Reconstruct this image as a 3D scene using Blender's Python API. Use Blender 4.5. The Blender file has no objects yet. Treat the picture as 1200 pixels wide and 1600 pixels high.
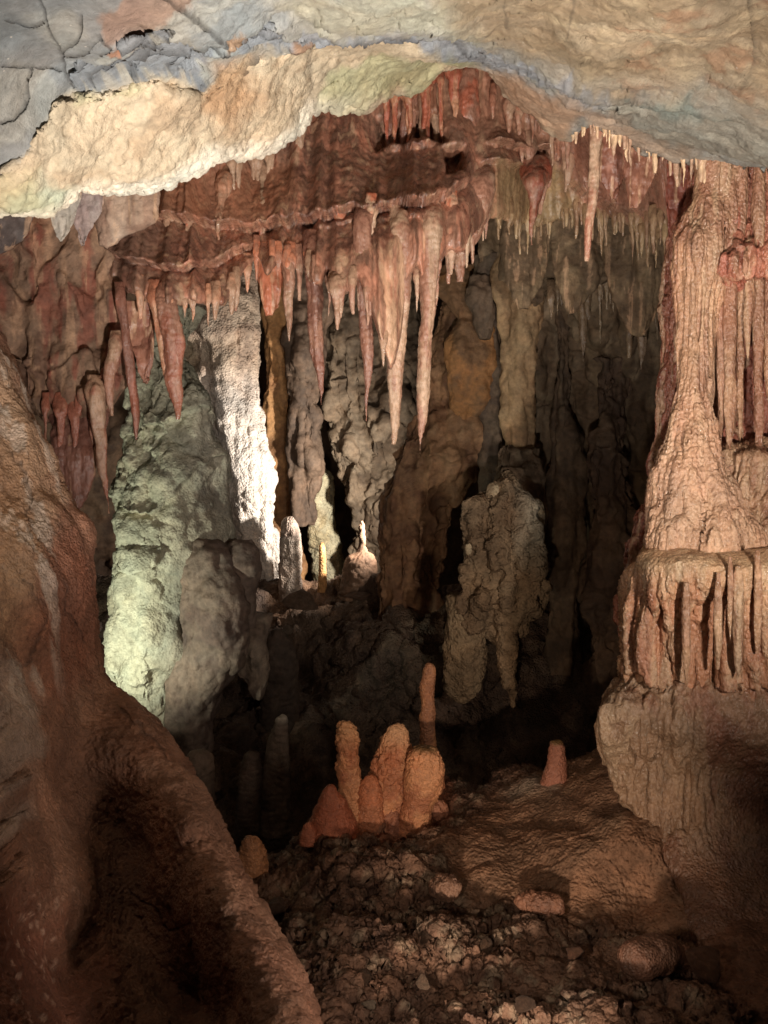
import bpy, math, time
import numpy as np
T0 = time.time()
rng = np.random.default_rng(7)
F32 = np.float32
# ------------------------------------------------------------------ camera frame
FPX, PITCH, CAMZ = 1386.0, math.radians(6.0), 1.6
CP, SP = math.cos(PITCH), math.sin(PITCH)

def at(px, py, Y):
    """world point in the vertical plane y=Y seen in the direction of photo pixel px,py"""
    px, py, Y = np.broadcast_arrays(np.asarray(px, float), np.asarray(py, float), np.asarray(Y, float))
    x = (px - 600) / FPX; u = -(py - 800) / FPX
    dy = CP + u * SP; dz = -SP + u * CP
    t = Y / dy
    return np.stack([x * t, Y, CAMZ + dz * t], -1)

def mpp(Y):            # metres per photo pixel at distance Y
    return Y / FPX

# ------------------------------------------------------------------ noise
_p = rng.permutation(256).astype(np.int32)
PERM = np.concatenate([_p, _p, _p, _p])
_g = rng.normal(size=(256, 3)); GRAD = (_g / np.linalg.norm(_g, axis=1, keepdims=True)).astype(F32)

def perlin(P):
    P = np.asarray(P, F32); sh = P.shape[:-1]; P = P.reshape(-1, 3)
    i = np.floor(P).astype(np.int32); f = P - i
    i &= 255
    u = f * f * f * (f * (f * 6 - 15) + 10)
    out = np.zeros(len(P), F32)
    for dx in (0, 1):
        wx = u[:, 0] if dx else 1 - u[:, 0]
        a = PERM[i[:, 0] + dx]
        for dy in (0, 1):
            wy = wx * (u[:, 1] if dy else 1 - u[:, 1])
            b = PERM[a + i[:, 1] + dy]
            for dz in (0, 1):
                g = GRAD[PERM[b + i[:, 2] + dz] & 255]
                d = g[:, 0] * (f[:, 0] - dx) + g[:, 1] * (f[:, 1] - dy) + g[:, 2] * (f[:, 2] - dz)
                out += wy * (u[:, 2] if dz else 1 - u[:, 2]) * d
    return (out * 1.5).reshape(sh)

def fbm(P, scale=1, octs=4, gain=.5, lac=2.03, off=0.0, ridge=False):
    P = np.asarray(P, F32) * np.asarray(scale, F32) + F32(off)
    s = 0; a = 1.0
    for k in range(octs):
        n = perlin(P)
        s = s + a * ((1 - 2 * np.abs(n)) if ridge else n)
        P = P * F32(lac) + F32(17.3); a *= gain
    return s

def worley(P, scale, off=0.0):
    P = np.asarray(P, F32) * np.asarray(scale, F32) + F32(off); sh = P.shape[:-1]; P = P.reshape(-1, 3)
    i = np.floor(P).astype(np.int32); f = P - i
    d1 = np.full(len(P), 9, F32); d2 = np.full(len(P), 9, F32)
    for dx in (-1, 0, 1):
        for dy in (-1, 0, 1):
            for dz in (-1, 0, 1):
                c = i + np.array([dx, dy, dz]); c &= 255
                h = PERM[PERM[PERM[c[:, 0]] + c[:, 1]] + c[:, 2]]
                q = GRAD[h & 255] * .45 + .5
                dd = ((q + np.array([dx, dy, dz], F32) - f) ** 2).sum(1)
                m = dd < d1
                d2 = np.where(m, d1, np.minimum(d2, dd)); d1 = np.where(m, dd, d1)
    return np.sqrt(d1).reshape(sh), np.sqrt(d2).reshape(sh)

def sstep(a, b, x):
    t = np.clip((x - a) / (b - a), 0, 1); return t * t * (3 - 2 * t)

def pchip(xs, ys):
    xs = np.asarray(xs, float); ys = np.asarray(ys, float)
    h = np.diff(xs); d = np.diff(ys) / h
    m = np.zeros_like(ys)
    if len(xs) > 2:
        ok = d[:-1] * d[1:] > 0
        w1 = 2 * h[1:] + h[:-1]; w2 = h[1:] + 2 * h[:-1]
        with np.errstate(divide='ignore', invalid='ignore'):
            mm = (w1 + w2) / (w1 / d[:-1] + w2 / d[1:])
        m[1:-1] = np.where(ok, mm, 0)
    m[0] = d[0]; m[-1] = d[-1]
    def fn(x):
        x = np.clip(np.asarray(x, float), xs[0], xs[-1])
        k = np.clip(np.searchsorted(xs, x) - 1, 0, len(xs) - 2)
        t = (x - xs[k]) / h[k]
        return ((1 + 2 * t) * (1 - t) ** 2 * ys[k] + t * (1 - t) ** 2 * h[k] * m[k]
                + t * t * (3 - 2 * t) * ys[k + 1] + t * t * (t - 1) * h[k] * m[k + 1])
    return fn

def curve(pts):
    a = np.array(pts, float); return pchip(a[:, 0], a[:, 1])

def tps(pts):
    a = np.array(pts, float); q = a[:, :2] / 400; n = len(a)
    def U(r2): return np.where(r2 > 1e-12, r2 * np.log(np.maximum(r2, 1e-12)), 0)
    r2 = ((q[:, None] - q[None]) ** 2).sum(-1)
    A = np.zeros((n + 3, n + 3)); A[:n, :n] = U(r2) + np.eye(n) * 2e-3
    A[:n, n] = 1; A[:n, n + 1:] = q; A[n, :n] = 1; A[n + 1:, :n] = q.T
    w = np.linalg.solve(A, np.concatenate([a[:, 2], [0, 0, 0]]))
    def fn(px, py):
        X = np.asarray(px, float) / 400; Z = np.asarray(py, float) / 400
        s = w[n] + w[n + 1] * X + w[n + 2] * Z
        for k in range(n):
            s = s + w[k] * U((X - q[k, 0]) ** 2 + (Z - q[k, 1]) ** 2)
        return s
    return fn

def sdf(px, py, poly):
    """signed pixel distance to a polygon, negative inside"""
    poly = np.array(poly, float); d = np.full(px.shape, 1e9); ins = np.zeros(px.shape, bool)
    for k in range(len(poly)):
        a = poly[k]; b = poly[(k + 1) % len(poly)]; e = b - a
        wx = px - a[0]; wy = py - a[1]
        t = np.clip((wx * e[0] + wy * e[1]) / (e @ e + 1e-9), 0, 1)
        d = np.minimum(d, (wx - e[0] * t) ** 2 + (wy - e[1] * t) ** 2)
        c = ((a[1] > py) != (b[1] > py)) & (px < (b[0] - a[0]) * (py - a[1]) / (b[1] - a[1] + 1e-12) + a[0])
        ins ^= c
    d = np.sqrt(d); return np.where(ins, -d, d)

def dline(px, py, line):
    line = np.array(line, float); d = np.full(px.shape, 1e9)
    for a, b in zip(line[:-1], line[1:]):
        e = b - a; wx = px - a[0]; wy = py - a[1]
        t = np.clip((wx * e[0] + wy * e[1]) / (e @ e + 1e-9), 0, 1)
        d = np.minimum(d, (wx - e[0] * t) ** 2 + (wy - e[1] * t) ** 2)
    return np.sqrt(d)

def lin(c):
    c = np.asarray(c, float) / 255
    return np.where(c <= .04045, c / 12.92, ((c + .055) / 1.055) ** 2.4)

# ------------------------------------------------------------------ scene basics
scene = bpy.context.scene
COL = scene.collection

def tag(o, label=None, cat=None, group=None, kind=None):
    if label: o['label'] = label
    if cat: o['category'] = cat
    if group: o['group'] = group
    if kind or cat: o['kind'] = kind or 'thing'
    return o

def thing(name, loc, label, cat, group=None):
    o = bpy.data.objects.new(name, None); COL.objects.link(o); o.location = loc
    o.empty_display_size = .1
    return tag(o, label, cat, group)

# ------------------------------------------------------------------ materials
def rock_mat(name, rough=.6, bump=.55, scale=45., spec=.35, mott=.32, fine=.3, grain=0., stretch=1.0, dist=.012, speck=0., crackle=0.):
    m = bpy.data.materials.new(name); m.use_nodes = True
    nt = m.node_tree; N = nt.nodes; L = nt.links
    b = N['Principled BSDF']
    tc = N.new('ShaderNodeTexCoord'); mp = N.new('ShaderNodeMapping'); L.new(tc.outputs['Object'], mp.inputs[0])
    mp.inputs['Scale'].default_value = (1, 1, stretch)
    V = mp.outputs[0]
    at_ = N.new('ShaderNodeAttribute'); at_.attribute_name = 'Col'
    def noise(s, d, r=.6, dis=0.):
        n = N.new('ShaderNodeTexNoise'); n.inputs['Scale'].default_value = s; n.inputs['Detail'].default_value = d
        n.inputs['Roughness'].default_value = r; n.inputs['Distortion'].default_value = dis; L.new(V, n.inputs['Vector']); return n
    def rng_(src, a, b_, lo=.3, hi=.7):
        r = N.new('ShaderNodeMapRange'); r.inputs[1].default_value = lo; r.inputs[2].default_value = hi
        r.inputs[3].default_value = a; r.inputs[4].default_value = b_; L.new(src, r.inputs[0]); return r.outputs[0]
    def math_(op, a, b_):
        n = N.new('ShaderNodeMath'); n.operation = op
        for k, v in enumerate((a, b_)):
            if isinstance(v, (int, float)): n.inputs[k].default_value = v
            else: L.new(v, n.inputs[k])
        return n.outputs[0]
    n1 = noise(5.5, 7, .62, .6); n2 = noise(scale, 6, .65)
    mul = math_('MULTIPLY', rng_(n1.outputs[0], 1 - mott, 1 + mott), rng_(n2.outputs[0], 1 - fine, 1 + fine))
    vm = N.new('ShaderNodeVectorMath'); vm.operation = 'SCALE'; L.new(at_.outputs['Color'], vm.inputs[0]); L.new(mul, vm.inputs['Scale'])
    col = vm.outputs[0]
    # slow drift of hue, paler mineral against iron stain
    n3 = noise(3.1, 5, .6, 1.0)
    mx = N.new('ShaderNodeMix'); mx.data_type = 'RGBA'; mx.blend_type = 'MULTIPLY'
    cr = N.new('ShaderNodeValToRGB'); e = cr.color_ramp.elements
    e[0].position = .32; e[0].color = (1.05, .96, .90, 1); e[1].position = .68; e[1].color = (.96, 1.01, 1.04, 1)
    L.new(n3.outputs[0], cr.inputs[0]); mx.inputs[0].default_value = .8
    L.new(col, mx.inputs[6]); L.new(cr.outputs[0], mx.inputs[7]); col = mx.outputs[2]
    if speck > 0:
        v = N.new('ShaderNodeTexVoronoi'); v.inputs['Scale'].default_value = 38; L.new(V, v.inputs['Vector'])
        s1 = rng_(v.outputs['Distance'], 1, 0, .04, .13)
        nk = noise(2.2, 3)
        s1 = math_('MULTIPLY', s1, rng_(nk.outputs[0], 0, 1, .45, .62))
        sep = N.new('ShaderNodeSeparateColor'); L.new(v.outputs['Color'], sep.inputs[0])
        s1 = math_('MULTIPLY', s1, rng_(sep.outputs[0], 0, 1, .62, .68))
        m2 = N.new('ShaderNodeMix'); m2.data_type = 'RGBA'; L.new(math_('MULTIPLY', s1, speck), m2.inputs[0])
        L.new(col, m2.inputs[6]); m2.inputs[7].default_value = (.75, .66, .56, 1); col = m2.outputs[2]
    L.new(col, b.inputs['Base Color'])
    L.new(rng_(n2.outputs[0], rough - .18, min(1, rough + .18)), b.inputs['Roughness'])
    b.inputs['Specular IOR Level'].default_value = spec
    h = noise(scale * .7, 9, .68, .3).outputs[0]
    h = math_('ADD', h, math_('MULTIPLY', noise(scale * 2.6, 4, .7).outputs[0], .38))
    if grain > 0:
        v = N.new('ShaderNodeTexVoronoi'); v.inputs['Scale'].default_value = scale * 1.6; L.new(V, v.inputs['Vector'])
        h = math_('ADD', h, math_('MULTIPLY', rng_(v.outputs['Distance'], 1, 0, 0, .7), grain))
    if crackle > 0:
        v = N.new('ShaderNodeTexVoronoi'); v.feature = 'DISTANCE_TO_EDGE'; v.inputs['Scale'].default_value = 6
        dn = noise(4, 5, .6); av = N.new('ShaderNodeVectorMath'); av.operation = 'ADD'
        L.new(V, av.inputs[0]); sc = N.new('ShaderNodeVectorMath'); sc.operation = 'SCALE'; sc.inputs['Scale'].default_value = .35
        L.new(dn.outputs['Color'], sc.inputs[0]); L.new(sc.outputs[0], av.inputs[1]); L.new(av.outputs[0], v.inputs['Vector'])
        h = math_('ADD', h, math_('MULTIPLY', rng_(v.outputs['Distance'], 0, 1, 0, .035), crackle))
    bp = N.new('ShaderNodeBump'); bp.inputs['Strength'].default_value = bump; bp.inputs['Distance'].default_value = dist
    L.new(h, bp.inputs['Height']); L.new(bp.outputs[0], b.inputs['Normal'])
    return m

M_CEIL = rock_mat('limestone_ceiling', rough=.62, bump=.95, scale=40, spec=.3, speck=.9, mott=.22, fine=.22)
M_RED = rock_mat('red_flowstone', rough=.30, bump=.75, scale=38, spec=.6, stretch=.45, mott=.3, fine=.28)
M_STAL = rock_mat('red_dripstone', rough=.28, bump=.7, scale=60, spec=.65, stretch=.5, mott=.25, fine=.25)
M_TAN = rock_mat('tan_flowstone', rough=.25, bump=.85, scale=50, spec=.65, stretch=.7, grain=.5, mott=.2, fine=.25)
M_BACK = rock_mat('grey_brown_rock', rough=.68, bump=.8, scale=26, spec=.25, dist=.02)
M_CORAL = rock_mat('knobbly_rock', rough=.7, bump=.7, scale=30, spec=.2, grain=.8, dist=.02)
M_LEFT = rock_mat('brown_wall_rock', rough=.6, bump=.9, scale=60, spec=.35, grain=.35, dist=.014)
M_SOIL = rock_mat('rubble_soil', rough=.58, bump=.9, scale=34, spec=.25, grain=.6, dist=.02, mott=.4, fine=.35)
M_PILL = rock_mat('pale_knobbly_rock', rough=.68, bump=.9, scale=34, spec=.25, grain=.35, dist=.014, mott=.28)
M_ORNG = rock_mat('orange_dripstone', rough=.5, bump=.6, scale=60, spec=.4, grain=.7, mott=.18)

# ------------------------------------------------------------------ surfaces
def grid_normals(P, wrap):
    du = np.empty_like(P); dv = np.empty_like(P)
    if wrap: du = np.roll(P, -1, 1) - np.roll(P, 1, 1)
    else:
        du[:, 1:-1] = P[:, 2:] - P[:, :-2]; du[:, 0] = P[:, 1] - P[:, 0]; du[:, -1] = P[:, -1] - P[:, -2]
    dv[1:-1] = P[2:] - P[:-2]; dv[0] = P[1] - P[0]; dv[-1] = P[-1] - P[-2]
    n = np.cross(du, dv); l = np.linalg.norm(n, axis=-1, keepdims=True)
    return n / np.maximum(l, 1e-9)

class Surf:
    def __init__(s, P, px, py, wrap, ref=None):
        s.P = P; s.px = px; s.py = py; s.wrap = wrap
        s.off = np.random.default_rng(int(abs(px.mean() * 131 + py.mean() * 17 + px.size)) % 100003).uniform(0, 50, 3)
        s.col = np.zeros(P.shape); s.flip = False
        n = grid_normals(P, wrap)
        if wrap:
            c = P.mean(1, keepdims=True); sg = (n * (P - c)).sum(-1)
        else:
            sg = (n * (np.array([0, 0, CAMZ]) - P)).sum(-1)
            if ref is not None: sg = sg[ref]
        s.flip = np.mean(sg) < 0
        s.normals()
    def normals(s):
        s.N = grid_normals(s.P, s.wrap) * (-1 if s.flip else 1)
    def disp(s, d, mode='n'):
        if mode == 'n': s.P = s.P + s.N * np.asarray(d)[..., None]
        elif mode == 'y': s.P = s.P - np.array([0, 1., 0]) * np.asarray(d)[..., None]
        s.normals()
    def Q(s): return s.P + s.off
    def rough(s, amp, scale, octs=5, gain=.52, ridge=False, st=(1, 1, 1), mode='n'):
        s.disp(amp * fbm(s.Q(), np.array(st) * scale, octs, gain, ridge=ridge), mode)
    def blocky(s, amp, scale, st=(1, 1, 1)):
        """broken rock: stepped facets with sharp breaks, patchy"""
        st = np.array(st); q = s.Q()
        q = q + (.25 / scale) * np.stack([fbm(q, scale * .9, 3, off=k * 9) for k in range(3)], -1)
        n = fbm(q * st, scale * .6, 3, .5) * 2.6; f = np.floor(n); t = n - f
        d = f + sstep(.38, .62, t) * .8 + .2 * t
        a, b = worley(q * st, scale * .8)
        cr = np.minimum(b - a, .07) / .07
        m = sstep(-.1, .3, fbm(q, scale * .3, 2, off=31))
        s.disp(amp * (.5 * d / 2.6 * 1.6 + .35 * (cr - 1) * m) + amp * .22 * fbm(q * st * np.array([1, 1, .5]), scale * 2.3, 4, .5))
    def smooth(s, n=2):
        for _ in range(n):
            P = s.P
            h = (np.roll(P, 1, 1) + np.roll(P, -1, 1)) * .5
            if not s.wrap: h[:, 0] = P[:, 0]; h[:, -1] = P[:, -1]
            v = P.copy(); v[1:-1] = (P[2:] + P[:-2]) * .5
            s.P = P * .3 + h * .35 + v * .35
        s.normals()
    def popcorn(s, amp, scale, mask=1.0):
        mask = mask * (.15 + .85 * sstep(-.25, .35, fbm(s.Q(), scale * .16, 3, off=77)))
        a, b = worley(s.Q() + .25 / scale * np.stack([perlin(s.Q() * scale * 1.2 + 9 * k) for k in range(3)], -1), scale)
        s.disp(amp * np.sqrt(np.clip(1 - (a / .62) ** 2, 0, 1)) * mask)
    def flute(s, amp, freq, zf=.06, octs=3, mask=1.0, sharp=False, mode='n'):
        q = s.Q() * np.array([1, 1, zf])
        n = fbm(q, freq, octs, .5)
        if sharp: n = 1 - 2.2 * np.abs(n)
        s.disp(amp * n * mask, mode)
    def ripple(s, amp, wl, warp=.6, mask=1.0):
        z = s.P[..., 2] / wl + warp * 3 * fbm(s.Q(), 2.5, 3) + warp * fbm(s.Q(), 11, 2)
        s.disp(amp * (np.abs(np.sin(z * math.pi)) - .6) * mask)
    def ledge(s, line, A, L, tooth=5, tf=.05, fade=30, under=0):
        a = np.array(line, float); f = curve(line)
        q = np.stack([s.px, s.px * 0, s.px * 0], -1)
        yl = f(s.px) + tooth * fbm(q, tf, 3) + 2.2 * tooth * np.maximum(fbm(q + 91, tf * .3, 2), 0)
        d = yl - s.py
        m = sstep(a[0, 0] - 2, a[0, 0] + fade, s.px) * (1 - sstep(a[-1, 0] - fade, a[-1, 0] + 2, s.px))
        o = np.where(d > 0, A * np.exp(-np.maximum(d, 0) / L), 0) * sstep(-.5, 3, d)
        o -= under * np.where(d <= 0, np.exp(np.minimum(d, 0) / (L * .5)), 0)
        s.disp(o * m, 'y')
    def paint(s, base, var=None, vs=4., amt=1.0):
        s.col[:] = lin(base)
        if var is not None: s.mix(var, sstep(-.25, .35, fbm(s.Q(), vs, 5, .6)) * amt)
    def mix(s, c, m):
        m = np.clip(np.asarray(m), 0, 1)[..., None]; s.col = s.col * (1 - m) + lin(c) * m
    def patch(s, poly, c, soft=14, warp=18, wf=.02, amt=1.0):
        q = np.stack([s.px, s.py, s.px * 0 + 5], -1)
        d = sdf(s.px, s.py, poly) + warp * fbm(q, wf, 4, .55)
        s.mix(c, amt * (1 - sstep(-soft, soft, d)))
    def streaks(s, c, freq=14, zf=.05, lo=.05, hi=.4, amt=.7, mask=1.0):
        n = fbm(s.Q() * np.array([1, 1, zf]), freq, 4, .55)
        s.mix(c, amt * sstep(lo, hi, n) * mask)
    def mound(s, poly, A, soft=20, warp=8, wf=.03):
        q = np.stack([s.px, s.py, s.px * 0 + 2], -1)
        d = sdf(s.px, s.py, poly) + warp * fbm(q, wf, 4, .5)
        s.disp(A * (1 - sstep(-soft, soft * .3, d)), 'y')
    def crack(s, line, depth=.015, w=3.0, warp=5, c=(40, 36, 34), camt=.6):
        q = np.stack([s.px, s.py, s.px * 0 + 9], -1)
        d = dline(s.px + warp * fbm(q, .03, 3), s.py + warp * fbm(q + 40, .03, 3), line)
        k = 1 - sstep(w * .25, w, d)
        s.disp(-depth * k, 'y'); s.mix(c, camt * k)
    def depth(s, px, py):
        r_ = s.px[0] if s.px.ndim == 2 else s.px
        j = int(np.argmin(np.abs(r_ - px))); n_ = getattr(s, 'nv', s.P.shape[0])
        i = int(np.argmin(np.abs(s.py[:n_, j] - py))); return float(s.P[i, j, 1])
    def build(s, name, mat, parent=None, origin=None, caps=True):
        nv, nu = s.P.shape[:2]
        V = s.P.reshape(-1, 3)
        o_ = np.zeros(3) if origin is None else np.asarray(origin, float)
        if parent is not None and origin is None: o_ = np.array(parent.matrix_world.translation if False else PLOC[parent.name])
        iu = np.arange(nu if s.wrap else nu - 1); iv = np.arange(nv - 1)
        a = (iv[:, None] * nu + iu[None]).ravel(); b = (iv[:, None] * nu + ((iu + 1) % nu)[None]).ravel()
        quads = np.stack([a, b, b + nu, a + nu], 1)
        if s.flip: quads = quads[:, ::-1]
        loops = quads.ravel(); starts = np.arange(len(quads)) * 4; tot = np.full(len(quads), 4)
        if s.wrap and caps:
            c1 = np.arange(nu); c2 = np.arange(nu) + (nv - 1) * nu
            if not s.flip: c1 = c1[::-1]
            else: c2 = c2[::-1]
            starts = np.concatenate([starts, [len(loops), len(loops) + nu]]); tot = np.concatenate([tot, [nu, nu]])
            loops = np.concatenate([loops, c1, c2])
        me = bpy.data.meshes.new(name)
        me.vertices.add(len(V)); me.vertices.foreach_set('co', (V - o_).astype(F32).ravel())
        me.loops.add(len(loops)); me.loops.foreach_set('vertex_index', loops.astype(np.int32))
        me.polygons.add(len(starts)); me.polygons.foreach_set('loop_start', starts.astype(np.int32))
        me.polygons.foreach_set('use_smooth', np.ones(len(starts), bool))
        me.update(calc_edges=True)
        at_ = me.color_attributes.new('Col', 'FLOAT_COLOR', 'POINT')
        c = np.ones((len(V), 4), F32); c[:, :3] = np.clip(s.col.reshape(-1, 3), 0, 1); at_.data.foreach_set('color', c.ravel())
        me.materials.append(mat)
        o = bpy.data.objects.new(name, me); COL.objects.link(o)
        if parent is not None: o.parent = parent
        else: o.location = o_
        return o

PLOC = {}
def parent_thing(name, loc, *a, **k):
    o = thing(name, loc, *a, **k); PLOC[o.name] = tuple(float(v) for v in loc); return o

STEP = 2.1
def body(secs, ratio=.8, step=None, power=2.0, rot=0.0):
    """closed lofted rock: secs = rows (py, x left, x right, distance[, ratio])"""
    step = step or STEP
    a = np.array([tuple(r) + ((ratio,) if len(r) == 4 else ()) for r in secs], float)
    p0, p1 = a[0, 0], a[-1, 0]
    wmax = (a[:, 2] - a[:, 1]).max()
    nv = int(max(8, (p1 - p0) / step)); nu = int(max(12, math.pi * wmax * .85 / step))
    py = np.linspace(p0, p1, nv)
    xl, xr, Y, rt = [pchip(a[:, 0], a[:, k])(py)[:, None] for k in (1, 2, 3, 4)]
    th = np.linspace(0, 2 * math.pi, nu, endpoint=False)[None]
    c, s_ = np.cos(th), np.sin(th)
    if power != 2:
        c = np.sign(c) * np.abs(c) ** (2 / power); s_ = np.sign(s_) * np.abs(s_) ** (2 / power)
    h = (xr - xl) / 2
    px = (xl + xr) / 2 + h * c; pyg = np.broadcast_to(py[:, None], px.shape)
    P = at(px, pyg, np.broadcast_to(Y, px.shape))
    P[..., 1] -= (h * mpp(Y) * rt) * s_
    return Surf(P, px, pyg, True)

def base_of(s):     # the foot or root of a body, used as its origin
    return s.P[-1].mean(0)
def root_of(s):
    return s.P[0].mean(0)

# ================================================================== CEILING
LIP = [(-260, 322), (0, 342), (60, 343), (100, 331), (150, 306), (215, 305), (262, 303), (300, 289), (345, 264), (400, 262), (440, 239),
       (475, 206), (494, 186), (530, 190), (560, 188), (600, 172), (640, 152), (700, 128), (742, 118), (790, 160), (830, 186), (880, 214),
       (930, 190), (1000, 217), (1050, 237), (1110, 254), (1200, 277), (1460, 330)]
lipf = curve(LIP)
CEILY = tps([(-260, -260, 1.45), (200, -260, 1.5), (600, -260, 1.6), (1000, -260, 1.6), (1460, -260, 1.4),
             (-260, 0, 1.8), (0, 0, 2.0), (300, 0, 2.15), (600, 0, 2.3), (900, 0, 2.3), (1200, 0, 2.1), (1460, 0, 1.9),
             (-260, 320, 2.5), (0, 200, 2.3), (0, 340, 2.65), (110, 140, 2.45), (150, 306, 2.8), (262, 300, 2.95), (250, 200, 2.72), (400, 170, 2.95), (400, 262, 3.2),
             (480, 120, 3.15), (494, 186, 3.4), (600, 100, 3.25), (600, 172, 3.7), (742, 118, 3.9), (740, 60, 2.9),
             (830, 186, 4.1), (880, 214, 4.2), (900, 140, 3.2), (1000, 150, 3.2), (1000, 217, 4.15), (1110, 254, 4.0), (1100, 180, 3.2), (1200, 200, 3.0), (1200, 277, 3.7), (1460, 330, 3.2)])
def lip_sheet():
    nu = int(1720 / STEP); nv = int(520 / STEP); nw = 70
    px = np.linspace(-260, 1460, nu)[None]
    B = lipf(px) + 3.0 * fbm(np.stack([px, px * 0, px * 0], -1), .03, 4) + 2.0 * fbm(np.stack([px, px * 0 + 7, px * 0], -1), .11, 2)
    v = np.linspace(0, 1, nv)[:, None]; v = 1 - (1 - v) ** 1.25
    py = -260 + (B + 260) * v; pxg = np.broadcast_to(px, py.shape)
    Y = CEILY(pxg, py)
    t = np.clip(1 - (B - py) / 34, 0, 1); Y = Y + .13 * (1 - np.sqrt(1 - np.minimum(t, .999) ** 2))
    w = np.linspace(0, 1, nw + 1)[1:, None]
    Yw = Y[-1:] + .02 + 3.2 * w ** 1.6
    pyw = B - 26 * np.minimum(w * 3, 1) - 150 * w ** 1.5
    P = np.concatenate([at(pxg, py, Y), at(np.broadcast_to(px, pyw.shape), pyw, Yw)], 0)
    PX = np.broadcast_to(px, P.shape[:2]); PY = np.concatenate([py, pyw], 0)
    s = Surf(P, PX, PY, False, ref=np.s_[:nv]); s.nv = nv; return s
c = lip_sheet()
vis = np.ones(c.P.shape[:2])
cream_top = [(-260, 280), (0, 258), (32, 232), (62, 188), (80, 152), (112, 138), (160, 143), (215, 136), (270, 130), (330, 155), (385, 96), (440, 76), (492, 60),
             (560, 52), (640, 62), (700, 92), (745, 108), (800, 150), (860, 190), (900, 230), (700, 300), (300, 500), (-260, 500)]
beige_up = [(600, -280), (640, -40), (690, 2), (738, 48), (765, 72), (830, 96), (868, 110), (902, 136), (960, 151), (1000, 146), (1090, 150), (1140, 156), (1200, 190), (1460, 260), (1460, -280)]
block = [(110, 130), (150, 86), (210, 60), (270, 54), (325, 78), (331, 110), (325, 152), (270, 122), (215, 128), (165, 136)]
block2 = [(360, 72), (372, 45), (420, 30), (455, 45), (458, 68), (420, 78), (385, 76)]
# large forms
c.rough(.05, 1.6, 4)
c.mound(cream_top, .09, 34, 10)
c.mound(beige_up, .10, 22, 9)
c.mound(block, .10, 6, 6)
c.mound(block2, .06, 5, 4)
c.mound([(495, 186), (540, 130), (600, 118), (650, 130), (640, 152), (600, 175), (560, 192)], .07, 22, 6)
c.mound([(495, 186), (488, 100), (470, 60), (560, 60), (600, 110), (540, 128)], .03, 20, 6)
grey = 1 - sstep(-10, 10, sdf(c.px, c.py, [(-280, -280), (230, -280), (250, 0), (160, 50), (110, 125), (76, 150), (40, 225), (0, 255), (-280, 290)]))
lowr = 1 - sstep(-20, 20, sdf(c.px, c.py, cream_top))
upr = 1 - sstep(-20, 20, sdf(c.px, c.py, beige_up))
bl0 = 1 - sstep(-6, 10, sdf(c.px, c.py, block)); pt = sstep(-.3, .35, fbm(c.Q(), 1.8, 3)); c.disp((.006 + .016 * pt) * fbm(c.Q(), 6, 5, .5) * (1 - .6 * grey) * (1 - .7 * bl0) * (1 - .35 * upr))
c.disp(.006 * fbm(c.Q(), 24, 4, .6) * (1 - .75 * grey) * (1 - .6 * bl0))
# layered strata on the blocks
q = c.Q(); lt = (q[..., 2] * 1.0 - q[..., 0] * .35 + .03 * fbm(q, 5, 4)) * 26; lay = (lt - np.floor(lt)) ** 2
bl = 1 - sstep(-6, 10, sdf(c.px, c.py, block))
mid = 1 - sstep(-8, 12, sdf(c.px, c.py, [(330, 20), (600, 0), (690, 20), (760, 75), (900, 140), (1010, 150), (1010, 180), (900, 160), (740, 95), (600, 62), (470, 60), (330, 90)]))
c.disp(.016 * lay * np.maximum(bl, .8 * mid))
# pitted cream face
a, b = worley(c.Q(), 26); c.disp(-.010 * np.clip(.35 - a, 0, 1) / .35 * lowr)
c.disp(.012 * (1 - 2.2 * np.abs(fbm(c.Q() * np.array([1, 1, .3]), 9, 3))) * lowr * .6)
c.disp(.013 * fbm(c.Q() * np.array([1, .5, .35]), 10, 4) * upr)
lipm = sstep(-26, -4, c.py - lipf(c.px)); a, b = worley(c.Q(), 34); c.disp(.010 * np.sqrt(np.clip(1 - (a / .62) ** 2, 0, 1)) * lipm * (c.px < 640))
# colours
c.paint((150, 148, 140), (136, 138, 136), 5)
c.mix((150, 132, 108), upr * 1.0)
c.mix((128, 110, 86), upr * sstep(-.1, .4, fbm(c.Q(), 3, 4)) * .7)
c.mix((188, 170, 144), lowr)
c.mix((164, 142, 116), lowr * sstep(0, .5, fbm(c.Q(), 3.4, 5, .6)) * .8)
c.mix((128, 129, 128), grey)
c.mix((150, 148, 140), grey * sstep(0, .4, fbm(c.Q(), 4, 4)) * .7)
c.patch(block, (124, 127, 130), 3, 10, .05); c.patch(block2, (130, 134, 138), 3, 8, .05)
c.patch([(440, 52), (470, 30), (560, 34), (620, 30), (690, 40), (742, 70), (830, 105), (905, 140), (1000, 162), (930, 168), (850, 130), (740, 96), (640, 70), (560, 55), (470, 64)], (142, 144, 147), 4, 12, .04)
c.patch([(905, 140), (980, 150), (1130, 152), (1200, 190), (1280, 215), (1280, 290), (1130, 250), (1040, 225), (960, 185)], (128, 124, 112), 14, 14, amt=.85)
c.patch([(980, 150), (1080, 150), (1150, 190), (1050, 180)], (106, 120, 116), 5, 10, amt=.7)
c.patch([(745, 118), (790, 120), (860, 150), (920, 170), (880, 214), (820, 185)], (168, 138, 114), 14, 10)
c.patch([(880, 160), (960, 175), (1040, 210), (1100, 250), (930, 200)], (164, 138, 116), 14, 10, amt=.7)
c.patch([(150, 0), (190, -30), (330, -30), (260, 25), (235, 45), (190, 52), (165, 40)], (142, 112, 94), 6, 16, amt=.7)
c.patch([(165, 55), (200, 40), (215, 46), (185, 62)], (150, 108, 84), 4, 8, .05)
c.patch([(345, 45), (370, 36), (380, 52), (350, 60)], (150, 122, 98), 4, 8, .05)
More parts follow.
